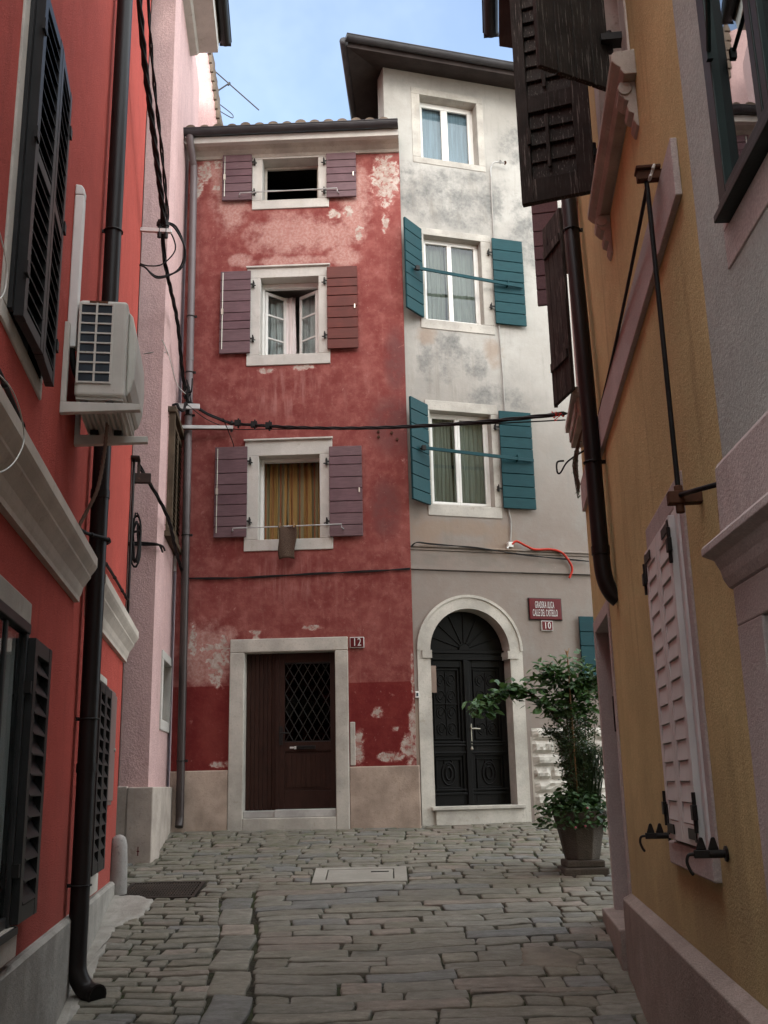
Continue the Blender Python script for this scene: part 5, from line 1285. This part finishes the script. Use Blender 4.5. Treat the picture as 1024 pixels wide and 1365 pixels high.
# gutter line of long stones and the small setts beside it
y = 4.6
while y < 9.75:
    L = R.uniform(.22,.5)
    xa = xgut(y+L/2)
    stone_at(xa-.14, xa+.14, y, y+L, .011, .006)
    y += L
y = 4.6
while y < 13.3:
    d = R.uniform(.09,.16); x = (xgut(y) if y < 9.75 else xgut(9.75)+.3) - .142
    while x > -3.2:
        w = R.uniform(.12,.34) if R.random() < .8 else R.uniform(.3,.5)
        stone_at(x-w, x, y, y+d, .010, .006, .018); x -= w
    y += d
b.build('road', M['pave'], recenter=False, smooth=True, kind='structure', colors=cols, normals=False)
# concrete skirts and patches
M['pavepatch'] = stone('worn_mortar_patch', (.17,.145,.115), .3, .3, .95, .7)
def patch(name, pts, mat, lift=.006, seed=0):
    R_ = random.Random(seed); c = MB()
    cx = sum(p[0] for p in pts)/len(pts); cy = sum(p[1] for p in pts)/len(pts)
    per = []
    for i in range(len(pts)):
        p, q = pts[i], pts[(i+1) % len(pts)]
        for k in range(6):
            t = k/6; per.append((p[0]+(q[0]-p[0])*t+R_.uniform(-.02,.02), p[1]+(q[1]-p[1])*t+R_.uniform(-.02,.02)))
    m = len(per); V = []
    for (f, dz) in ((1,-.03),(.97,0),(.8,.006),(.4,.008)):
        for (x, y) in per: V.append((cx+(x-cx)*f, cy+(y-cy)*f, gz(cx+(x-cx)*f, cy+(y-cy)*f)+lift+dz+R_.uniform(-.003,.003)))
    V.append((cx, cy, gz(cx,cy)+lift+.008))
    c.add(V, [(r*m+i, r*m+(i+1)%m, (r+1)*m+(i+1)%m, (r+1)*m+i) for r in range(3) for i in range(m)] + [(3*m+i, 3*m+(i+1)%m, 4*m) for i in range(m)])
    return c.build(name, mat, smooth=True, kind='structure', normals=False)
patch('pavement_patch', [(-2.62,9.72),(-2.28,9.72),(-2.05,9.5),(-2.05,9.05),(-2.2,8.7),(-2.45,8.6)], M['concrete'], .008, 1)
patch('pavement_patch', [(-2.5,8.8),(-2.2,8.75),(-2.12,8.2),(-2.05,7.6),(-1.95,7.0),(-1.9,6.3),(-2.1,6.0)], M['concrete'], .004, 2)
patch('pavement_patch', [(.85,7.55),(1.2,7.45),(1.32,7.7),(1.15,8.0),(.9,7.95)], M['pavepatch'], .001, 3)
# cover slab
ms = empty('cover_slab', WORLD, (-.3, 10.32, gz(0,10.32)), 'pale rectangular stone manhole cover set in the paving', 'manhole cover')
def slope_box(c, x0, x1, y0, y1, dz0, dz1):
    c.add([(x,y,gz(x,y)+dz) for dz in (dz0,dz1) for (x,y) in ((x0,y0),(x1,y0),(x1,y1),(x0,y1))], [(0,3,2,1),(4,5,6,7),(0,1,5,4),(1,2,6,5),(2,3,7,6),(3,0,4,7)])
c = MB(); x0, x1, y0, y1 = SLAB
slope_box(c, x0, x1, y0, y0+.10, -.06, .006); slope_box(c, x0, x1, y1-.08, y1, -.06, .006); slope_box(c, x0, x0+.12, y0+.10, y1-.08, -.06, .006); slope_box(c, x1-.12, x1, y0+.10, y1-.08, -.06, .006)
c.build('frame', M['slab'], parent=ms, bevel=.006)
c = MB(); slope_box(c, x0+.13, x1-.13, y0+.11, y1-.09, -.06, .003); c.build('lid', M['slab'], parent=ms, bevel=.006)
c = MB(); slope_box(c, x1-.34, x1-.17, y0+.38, y0+.41, 0, .006); c.build('lifting_slot', M['room'], parent=ms)
dg = empty('drain_grate', WORLD, (-2.1, 9.9, gz(0,9.9)), 'dark rusty drain grate set in the paving by the terracotta house corner', 'drain')
c = MB(); x0, x1, y0, y1 = GRATE
slope_box(c, x0, x1, y0, y0+.03, -.05, .002); slope_box(c, x0, x1, y1-.03, y1, -.05, .002); slope_box(c, x0, x0+.03, y0+.03, y1-.03, -.05, .002); slope_box(c, x1-.03, x1, y0+.03, y1-.03, -.05, .002); c.build('frame', M['grate'], parent=dg)
c = MB()
for k in range(24): xx = x0+.04+(x1-x0-.08)*k/24; slope_box(c, xx, xx+.016, y0+.03, y1-.03, -.03, -.002)
for k in range(7): yy = y0+.05+(y1-y0-.1)*k/7; slope_box(c, x0+.03, x1-.03, yy, yy+.02, -.03, -.004)
c.build('bars', M['grate'], parent=dg)
# small weeds in the joints
def leafcard(b, cols, p, nrm, ax, L, W, tone, curl=.15):
    nrm = nrm.normalized(); ax = (ax - nrm*ax.dot(nrm)).normalized(); sd = nrm.cross(ax)
    V = [p, p+ax*L*.3+sd*W*.42+nrm*L*.04, p+ax*L*.65+sd*W*.4-nrm*L*curl*.3, p+ax*L-nrm*L*curl, p+ax*L*.65-sd*W*.4-nrm*L*curl*.3, p+ax*L*.3-sd*W*.42+nrm*L*.04, p+ax*L*.35-nrm*L*.05, p+ax*L*.68-nrm*L*(.06+curl*.3)]
    b.add(V, [(0,6,1),(0,5,6),(1,6,7,2),(5,4,7,6),(2,7,3),(4,3,7)]); cols.extend([(tone,tone,tone)]*len(V))
b = MB(); cols = []; R = random.Random(77)
for k in range(150):
    x, y = (R.uniform(.9,1.9), R.uniform(8.9,10.0)) if k < 90 else ((R.uniform(-2.3,-1.2), R.uniform(11.2,12.6)) if k < 120 else (R.uniform(-1.5,1.6), R.uniform(9.5,12.6)))
    p0 = Vector((x, y, gz(x,y)-.012))
    for q in range(R.randint(3,8)):
        a = R.uniform(0,tau); ax = Vector((cos(a), sin(a), R.uniform(.1,.9))); leafcard(b, cols, p0+Vector((R.uniform(-.02,.02),R.uniform(-.015,.015),0)), Vector((-.3*cos(a),-.3*sin(a),1)), ax, R.uniform(.012,.034), R.uniform(.008,.016), R.random())
b.build('weeds', M['leaf_small'], recenter=False, kind='stuff', colors=cols, normals=False, label='small green weeds growing in the joints between the paving stones', cat='weeds')
# ------------------------------------------------------------------ PLANTER AND ITS PLANTS
px, py = 1.80, 10.30; pz = gz(px,py)
pt = empty('planter', WORLD, (px,py,pz), 'big dark faceted plant pot standing on a stone block beside the doorway', 'plant pot')
c = MB(); c.lathe([(.165,pz+.10),(.175,pz+.14),(.235,pz+.42),(.262,pz+.50),(.268,pz+.535),(.25,pz+.54),(.235,pz+.50),(0,pz+.49)], px, py, 8, facet=.5); c.build('pot', M['pot'], parent=pt, bevel=.008)
c = MB(); c.box(px-.21, px+.21, py-.21, py+.21, pz-.08, pz+.035); c.box(px-.18, px+.18, py-.18, py+.18, pz+.035, pz+.10); c.build('foot', M['pot'], parent=pt, bevel=.015)
c = MB(); c.lathe([(.232,pz+.488),(.1,pz+.505),(0,pz+.51)], px, py, 8, facet=.5); c.build('earth', M['soil'], parent=pt)
R = random.Random(12); top = pz+.5
# broad-leaved climber with an arching branch
bl = empty('broad_leaved_shrub', WORLD, (px-.03,py,top), 'broad-leaved shrub with one long branch arching left across the black door', 'shrub')
c = MB(); trunk = smooth_path([(px-.04,py,top-.05),(px-.05,py-.02,top+.35),(px-.03,py,top+.75),(px-.02,py-.02,top+1.10),(px+.02,py-.03,top+1.38)], 5); c.tube(trunk, [.020-.011*i/len(trunk) for i in range(len(trunk))], 7)
br = smooth_path([(px-.03,py,top+.72),(px-.22,py-.05,top+.98),(px-.40,py-.08,top+1.14),(px-.62,py-.1,top+1.18),(px-.80,py-.12,top+1.10),(px-.93,py-.13,top+.98)], 5); c.tube(br, [.013-.009*i/len(br) for i in range(len(br))], 6)
b2 = smooth_path([(px-.02,py,top+1.05),(px+.12,py-.05,top+1.2),(px+.28,py-.08,top+1.30)], 5); c.tube(b2, .007, 6)
b3 = smooth_path([(px-.02,py,top+1.15),(px-.16,py-.06,top+1.34),(px-.30,py-.1,top+1.30)], 5); c.tube(b3, .007, 6)
c.build('stem', M['bark'], parent=bl, smooth=True)
b = MB(); cols = []
def clump(path, n, sp, zsp, L0, L1, t0=0.0):
    for k in range(n):
        q = path[min(len(path)-1, int((t0+(1-t0)*R.random())*len(path)))]
        p = q + Vector((R.gauss(0,sp), R.gauss(0,sp), R.gauss(.015,zsp)))
        a = R.uniform(0,tau); ax = Vector((cos(a), sin(a), R.uniform(-.75,.1))); nn = Vector((R.gauss(0,.5), R.gauss(-.25,.4), 1))
        leafcard(b, cols, p, nn, ax, R.uniform(L0,L1), R.uniform(L0,L1)*.62, R.random(), R.uniform(.1,.35))
clump(br, 330, .062, .036, .07, .125, .15); clump(b2, 190, .075, .055, .07, .12, .1); clump(b3, 170, .075, .05, .07, .12, .1); clump(trunk, 260, .13, .07, .06, .115, .60); clump(b2, 120, .11, .09, .06, .11, .3)
clump([trunk[int(.58*len(trunk))]+Vector((.08*k-.12,-.06,.06)) for k in range(5)], 70, .055, .025, .06, .11)
b.build('foliage', M['leaf_big'], parent=bl, colors=cols, normals=False)
# fine-leaved bushy shrub filling the middle
fs = empty('fine_leaved_shrub', WORLD, (px+.04,py+.05,top), 'bushy shrub with tiny dark leaves in the middle of the plant pot', 'shrub')
c = MB(); twigs = []
for k in range(26):
    a = R.uniform(0,tau); r1 = R.uniform(.03,.24); tw_p = smooth_path([(px+.04+.03*cos(a),py+.04*sin(a),top-.02),(px+.03+r1*.6*cos(a),py+r1*.5*sin(a),top+.35),(px+.03+r1*cos(a),py+r1*.9*sin(a),top+R.uniform(.5,1.15))], 6)
    twigs.append(tw_p); c.tube(tw_p, [.006-.004*i/len(tw_p) for i in range(len(tw_p))], 5)
sb = smooth_path([(px,py,top+.45),(px-.15,py-.03,top+.72),(px-.27,py-.05,top+.78)], 5); twigs.append(sb); c.tube(sb, .004, 5)
c.build('twigs', M['bark'], parent=fs, smooth=True)
b = MB(); cols = []
for tw_p in twigs:
    for k in range(270):
        p = tw_p[R.randint(3, len(tw_p)-1)] + Vector((R.gauss(0,.032), R.gauss(0,.032), R.gauss(0,.03)))
        a = R.uniform(0,tau); leafcard(b, cols, p, Vector((R.gauss(0,1),R.gauss(0,1),R.uniform(.2,1))), Vector((cos(a),sin(a),R.uniform(-.3,.9))), R.uniform(.026,.05), R.uniform(.010,.018), R.random(), .1)
for k in range(60):   # arching grassy blades on the right
    a = R.uniform(-.9,.9); p0 = Vector((px+.10+R.uniform(-.05,.08), py-.08, top)); p1 = p0+Vector((.10*cos(a)*R.random(), -.05*R.random(), R.uniform(.35,.62))); p2 = p1+Vector((R.uniform(-.05,.14), -.03, R.uniform(-.14,.05)))
    q = smooth_path([p0,p1,p2], 4); i0 = len(b.v); b.tube(q, .0035, 4); cols.extend([(R.random()*.5,)*3]*(len(b.v)-i0))
b.build('foliage', M['leaf_small'], parent=fs, colors=cols, normals=False)
# geranium skirt
ge = empty('geranium', WORLD, (px-.1,py-.1,top), 'low geranium with round leaves and a few pink flowers spilling over the pot rim', 'plant')
b = MB(); cols = []
for k in range(1000):
    a = R.uniform(pi*.75, pi*2.15); r = R.uniform(.06,.37); p = Vector((px-.04+r*cos(a)*1.02, py+r*sin(a)*.85, top+R.uniform(-.10,.30)*(1-.5*r/.37) - (.06 if r > .28 else 0)))
    if p.z < top and r < .27: p.z = top+R.uniform(.02,.2)
    az = R.uniform(0,tau); leafcard(b, cols, p, Vector((R.gauss(0,.5)+.3*cos(a), R.gauss(0,.5)+.4*sin(a), 1)), Vector((cos(az),sin(az),-.1)), R.uniform(.035,.065), R.uniform(.035,.06), R.random(), .12)
b.build('foliage', M['leaf_ger'], parent=ge, colors=cols, normals=False)
c = MB()
for k in range(16): a = R.uniform(pi*.8, pi*2.1); r = R.uniform(.15,.3); c.tube(smooth_path([(px,py-.04,top),(px+.6*r*cos(a),py+.6*r*sin(a),top+.12),(px+r*cos(a),py+r*sin(a),top+.06)], 4), .004, 5)
c.build('stems', M['leaf_ger'], parent=ge)
for (dx, dz) in ((.02,.07),(-.01,-.09),(-.10,-.10)):
    b = MB(); cols = []
    for k in range(9): a = R.uniform(0,tau); leafcard(b, cols, Vector((px+dx, py-.34, top+dz)), Vector((cos(a),-1,sin(a))), Vector((cos(a),-.2,sin(a))), .018, .016, R.random())
    b.build('flower', M['flower'], parent=ge, colors=cols, normals=False)
c = MB(); c.tube([(px-.02,py-.10,top-.05),(px-.035,py-.12,top+1.55)], .0075, 7); c.tube([(px-.035,py-.12,top+1.50),(px-.055,py-.12,top+1.565)], .004, 5); c.tube([(px-.035,py-.12,top+1.50),(px-.012,py-.12,top+1.575)], .004, 5)
c.build('plant_cane', M['cane'], smooth=True, label='tall thin reddish cane stuck upright in the plant pot', cat='cane')
# little plants at the far right window
hp = empty('hanging_plant', RF, (-1.65,-.12,2.3), 'small dark plant with wiry stems hanging below the planter sill', 'plant')
c = MB(); b = MB(); cols = []
for k in range(9):
    q = smooth_path([(-1.75+.04*k,-.05,2.74),(-1.72+.03*k,-.10-.01*(k%4),2.5),(-1.7+.03*k,-.09-.008*(k%3),2.3-.04*(k%3))], 4); c.tube(q, .004, 5)
    for m in range(9):
        p = q[R.randint(2,len(q)-1)]; a = R.uniform(0,tau); leafcard(b, cols, p, Vector((R.gauss(0,.6),-1,R.gauss(0,.6))), Vector((cos(a),-.2,sin(a))), R.uniform(.02,.045), .016, R.random())
c.build('stems', M['bark'], parent=hp); b.build('foliage', M['leaf_small'], parent=hp, colors=cols, normals=False)
rf_ = empty('red_geranium', RF, (-1.9,-.10,2.985), 'red geranium flowering at the outer end of the planter sill on the right', 'plant')
b = MB(); cols = []
for k in range(16): a = R.uniform(0,tau); leafcard(b, cols, Vector((-1.95+R.gauss(0,.02),-.225+R.gauss(0,.02),3.06+R.gauss(0,.022))), Vector((cos(a),-1,sin(a))), Vector((cos(a),-.3,sin(a))), .03, .022, R.random())
b.build('flower', M['flower_red'], parent=rf_, colors=cols, normals=False)
c = MB(); c.tube(smooth_path([(-1.85,-.06,2.98),(-1.9,-.15,3.06),(-1.95,-.22,3.06)], 4), .005, 5); c.build('stem', M['leaf_ger'], parent=rf_)
# ------------------------------------------------------------------ OVERHEAD CABLES AND THEIR BRACKETS
def L_(u, y, z): return tuple(LF.w(u, y, z))
def P_b(u, y, z): return tuple(PB.w(u, y, z))
b = MB(); b.box(3.30, 3.34, -.33, .0, 5.80, 5.845); bk = b.build('cable_bracket', M['white_paint'], fr=LF, bevel=.004, label='pale cable bracket sticking out of the terracotta wall with loops of cable', cat='bracket')
b = MB()
for y in (-.20, -.27): b.tube([(3.32,y,5.74),(3.32,y,5.95)], .022, 8); b.tube([(3.32,y,5.88),(3.32,y,5.92)], .034, 8)
b.build('insulator', M['black_metal'], parent=bk)
cable('overhead_cable', [L_(-.6,-.12,8.2), L_(1.0,-.13,6.80), L_(2.3,-.20,6.22), L_(3.15,-.24,5.98), L_(3.32,-.235,5.90)], .016, M['cable'], 'thick twisted black cable coming down the terracotta wall from above', strands=3, twist=9)
cable('overhead_cable', [L_(-.2,-.16,8.4), L_(1.5,-.18,6.95), L_(2.6,-.25,6.32), L_(3.25,-.28,6.02), L_(3.33,-.275,5.92)], .010, M['cable'], 'thinner black cable beside the thick twisted one on the terracotta wall', strands=2, twist=9)
cable('cable_loop', [L_(3.32,-.22,5.93), L_(3.36,-.36,5.90), L_(3.40,-.47,5.66), L_(3.40,-.42,5.42), L_(3.38,-.2,5.30), L_(3.36,-.06,5.40), L_(3.36,-.01,5.42)], .010, M['cable'], 'outer black cable loop hanging from the pale bracket', strands=2)
cable('cable_loop', [L_(3.32,-.20,5.96), L_(3.35,-.31,5.84), L_(3.38,-.37,5.64), L_(3.38,-.24,5.46), L_(3.36,-.1,5.42), L_(3.36,-.01,5.44)], .008, M['cable'], 'inner black cable loop hanging from the pale bracket')
A0 = P_b(1.45,-.10,5.02)
cable('overhead_cable', [L_(3.33,-.235,5.88), L_(3.6,-.25,5.6), P_b(.2,-.12,5.42), P_b(.9,-.11,5.16), A0], .012, M['cable'], 'bundle of black cable dropping from the pale bracket along the pink wall', strands=3, twist=8)
# tangle on the pink wall
R = random.Random(31); b = MB()
for k in range(7):
    c0 = Vector((1.45+R.uniform(-.1,.12), -.10-R.uniform(0,.06), 5.0+R.uniform(-.1,.1)))
    q = [c0 + Vector((R.uniform(-.09,.09), R.uniform(-.06,.02), R.uniform(-.14,.14))) for _ in range(5)]
    b.tube(smooth_path(q, 6), .009, 6)
for k in range(3): b.box(1.40+.05*k, 1.43+.05*k, -.16, -.12, 4.84-.07*k, 4.93-.07*k)
b.build('cable_joint', M['cable'], fr=PB, smooth=False, label='tangle of black cable joints on the pink wall beside the grey downpipe', cat='cable')
cable('white_wire', [P_b(-.3,-.02,4.93), P_b(.3,-.03,4.98), P_b(.9,-.06,4.88), P_b(1.4,-.14,4.92)], .006, M['cable_white'], 'thin white wire looping across the pink wall to the cable joints')
cable('wall_wire', [PFR.w(-.31,-.01,3.0), PFR.w(-.31,-.01,4.7), PFR.w(-.29,-.01,4.85), PFR.w(-.15,-.02,4.90), P_b(.05,-.02,4.93)], .006, M['cable_grey'], 'thin grey wire running up the front of the pink house')
arm = empty('cable_bracket', PB, (1.5,-.4,4.50), 'rusty horizontal arm on the pink wall carrying the cables over the red house front', 'bracket')
b = MB(); b.box(1.44, 1.48, -.73, .0, 4.485, 4.53); b.build('arm', M['galv'], parent=arm, bevel=.004)
b = MB(); b.box(1.45, 1.47, -.73, .0, 4.475, 4.484); b.build('rusty_underside', M['rust'], parent=arm)
b = MB(); b.tube([(1.46,-.71,4.45),(1.46,-.71,4.60)], .016, 8); b.tube([(1.46,-.71,4.55),(1.46,-.71,4.58)], .034, 8); b.build('insulator', M['black_metal'], parent=arm)
b = MB(); b.box(1.40, 1.44, -.30, .0, 4.74, 4.81); b.build('cable_bracket', M['galv'], fr=PB, bevel=.004, label='short grey bracket on the pink wall just above the longer cable arm', cat='bracket')
E0 = tuple(RF.w(-2.05,-.13,3.10)); S0 = P_b(1.46,-.71,4.57)
def lerp(a, c, t): return tuple(a[i]+(c[i]-a[i])*t for i in range(3))
def span(a, c, sag, n=9):
    out = []
    for k in range(n+1):
        t = k/n; p = lerp(a, c, t); out.append((p[0], p[1], p[2]-4*sag*t*(1-t)))
    return out
cable('overhead_cable', [P_b(1.46,-.15,4.86), P_b(1.46,-.32,4.74), P_b(1.46,-.5,4.645), S0] + span(S0, E0, .10)[1:], .011, M['cable'], 'thick bundle of black cables strung across the lane in front of both facades', strands=3, twist=7)
S1 = P_b(1.46,-.73,4.49); E1 = tuple(RF.w(-2.05,-.13,3.04))
cable('overhead_cable', [P_b(1.40,-.14,4.80), P_b(1.42,-.4,4.60), S1] + span(S1, E1, .03)[1:], .006, M['cable'], 'thin straight black wire strung just below the thick cable bundle')
b = MB()
for k, t in enumerate((.035, .10, .16)):
    p = Vector(span(S0, E0, .10, 100)[int(t*100)]); b.box(p.x-.05, p.x+.03, p.y-.025, p.y+.02, p.z-.03, p.z+.045); b.tube([(p.x,p.y,p.z-.06),(p.x,p.y,p.z+.07)], .012, 6)
b.build('cable_clamps', M['cable'], label='black clamps on the thick cable bundle near the red house', cat='cable clamp')
# lower cable run
def lerp0(a, c, t): return tuple(a[i]+(c[i]-a[i])*t-(.03 if i == 2 else 0) for i in range(3))
cable('service_cable', [L_(3.45,-.07,3.22), P_b(-.05,-.10,2.96), P_b(.9,-.11,2.76), P_b(1.75,-.12,2.62)], .011, M['cable'], 'twisted black service cable slanting across the pink wall towards the grey downpipe', strands=3, twist=8)
cable('service_cable', [PFR.w(-.5,-.03,2.62), PFR.w(-.3,-.035,2.63), PFR.w(-.1,-.05,2.62), PFR.w(.05,-.06,2.60), P_b(.15,-.06,2.58)], .012, M['cable'], 'short dark cable running level across the front of the pink house', strands=2)
b = MB(); b.box(1.66, 1.76, -.12, .0, 2.66, 2.86); jb = b.build('junction_box', M['white_paint'], fr=PB, bevel=.006, label='small white junction box at the lower end of the cables on the pink wall', cat='junction box')
cable('white_wire', [P_b(1.77,-.10,2.76), P_b(1.80,-.20,2.80), P_b(1.80,-.27,2.72), P_b(1.80,-.25,2.60), P_b(1.78,-.16,2.57), P_b(1.76,-.1,2.60)], .006, M['cable_white'], 'white wire curling out below the white junction box')
b = MB(); b.tube(smooth_path([P_b(.98,-.0,4.62), P_b(.98,-.06,4.64), P_b(.98,-.09,4.58), P_b(1.1,-.13,4.6), P_b(1.3,-.13,4.78)], 5), .018, 8); b.build('cable_gland', M['cable'], smooth=True, label='black cable entering the pink wall through a short bent pipe', cat='cable')
# ------------------------------------------------------------------ CAMERA, SKY, SUN
cam = bpy.data.cameras.new('camera'); co = bpy.data.objects.new('camera', cam); COL.objects.link(co)
cam.sensor_fit = 'VERTICAL'; cam.sensor_height = 36; cam.sensor_width = 27; cam.lens = 36*1380/1365; cam.clip_end = 500; cam.clip_start = .05
T_, R_ = .2580, .0222
Zc = Vector((0, -sin(T_), cos(T_))); Fw = Vector((0, cos(T_), sin(T_))); X_ = Vector((1,0,0))
rt = X_*cos(R_) - Zc*sin(R_); up = X_*sin(R_) + Zc*cos(R_)
co.matrix_world = Matrix(((rt.x, up.x, -Fw.x, 0), (rt.y, up.y, -Fw.y, 0), (rt.z, up.z, -Fw.z, 0), (0,0,0,1)))
scene.camera = co
SUN_EL, SUN_AZ = rd(26), rd(186)     # azimuth clockwise from the viewing direction
w = bpy.data.worlds.new('World'); scene.world = w; w.use_nodes = True
nt = w.node_tree; nt.nodes.clear()
sky = nt.nodes.new('ShaderNodeTexSky'); sky.sky_type = 'NISHITA'; sky.sun_disc = False; sky.sun_elevation = SUN_EL; sky.sun_rotation = SUN_AZ; sky.air_density = 1.0; sky.dust_density = 1.6; sky.ozone_density = 1.0
bg = nt.nodes.new('ShaderNodeBackground'); bg.inputs[1].default_value = SKY = .10
ou = nt.nodes.new('ShaderNodeOutputWorld')
tc = nt.nodes.new('ShaderNodeTexCoord'); nz = nt.nodes.new('ShaderNodeTexNoise'); nz.inputs['Scale'].default_value = 2.2; nz.inputs['Detail'].default_value = 6; nz.inputs['Roughness'].default_value = .6
nt.links.new(tc.outputs['Generated'], nz.inputs['Vector'])
mr = nt.nodes.new('ShaderNodeMapRange'); mr.interpolation_type = 'SMOOTHSTEP'; mr.inputs[1].default_value = .40; mr.inputs[2].default_value = .75; mr.inputs[3].default_value = .55; mr.inputs[4].default_value = 1.0
nt.links.new(nz.outputs['Fac'], mr.inputs[0])
sx = nt.nodes.new('ShaderNodeSeparateXYZ'); nt.links.new(tc.outputs['Generated'], sx.inputs[0])
# broken bright cloud added overhead and behind as fill, clear blue low in front
bk_ = nt.nodes.new('ShaderNodeMapRange'); bk_.interpolation_type = 'SMOOTHSTEP'; bk_.inputs[1].default_value = .66; bk_.inputs[2].default_value = .40; bk_.inputs[3].default_value = .0; bk_.inputs[4].default_value = 1.0; nt.links.new(sx.outputs[1], bk_.inputs[0])
cm_ = nt.nodes.new('ShaderNodeMath'); cm_.operation = 'MULTIPLY'; cm_.use_clamp = True; nt.links.new(mr.outputs[0], cm_.inputs[0]); nt.links.new(bk_.outputs[0], cm_.inputs[1])
c2_ = nt.nodes.new('ShaderNodeMapRange'); c2_.interpolation_type = 'SMOOTHSTEP'; c2_.inputs[1].default_value = .5; c2_.inputs[2].default_value = .8; c2_.inputs[3].default_value = .025; c2_.inputs[4].default_value = .075; nt.links.new(nz.outputs['Fac'], c2_.inputs[0])
c3_ = nt.nodes.new('ShaderNodeMath'); c3_.operation = 'ADD'; c3_.use_clamp = True; nt.links.new(cm_.outputs[0], c3_.inputs[0]); nt.links.new(c2_.outputs[0], c3_.inputs[1])
mx = nt.nodes.new('ShaderNodeMix'); mx.data_type = 'RGBA'; mx.inputs[7].default_value = (15.2, 16.0, 16.2, 1)
nt.links.new(c3_.outputs[0], mx.inputs[0]); nt.links.new(sky.outputs[0], mx.inputs[6]); nt.links.new(mx.outputs[2], bg.inputs[0]); nt.links.new(bg.outputs[0], ou.inputs[0])
sl_ = bpy.data.lights.new('sun', 'SUN'); sl_.energy = .35; sl_.angle = rd(26); sl_.color = (1.0,.95,.88)
so = bpy.data.objects.new('sun', sl_); COL.objects.link(so)
d = Vector((sin(SUN_AZ)*cos(SUN_EL), cos(SUN_AZ)*cos(SUN_EL), sin(SUN_EL)))
so.rotation_euler = d.to_track_quat('Z', 'Y').to_euler(); so.location = (0,0,30)
scene.view_settings.view_transform = 'Standard'; scene.view_settings.look = 'None'; scene.view_settings.gamma = 1; scene.view_settings.exposure = 1.8
scene.render.engine = 'CYCLES'; scene.cycles.max_bounces = 8; scene.cycles.diffuse_bounces = 6; scene.cycles.transparent_max_bounces = 16
scene.cycles.use_denoising = True
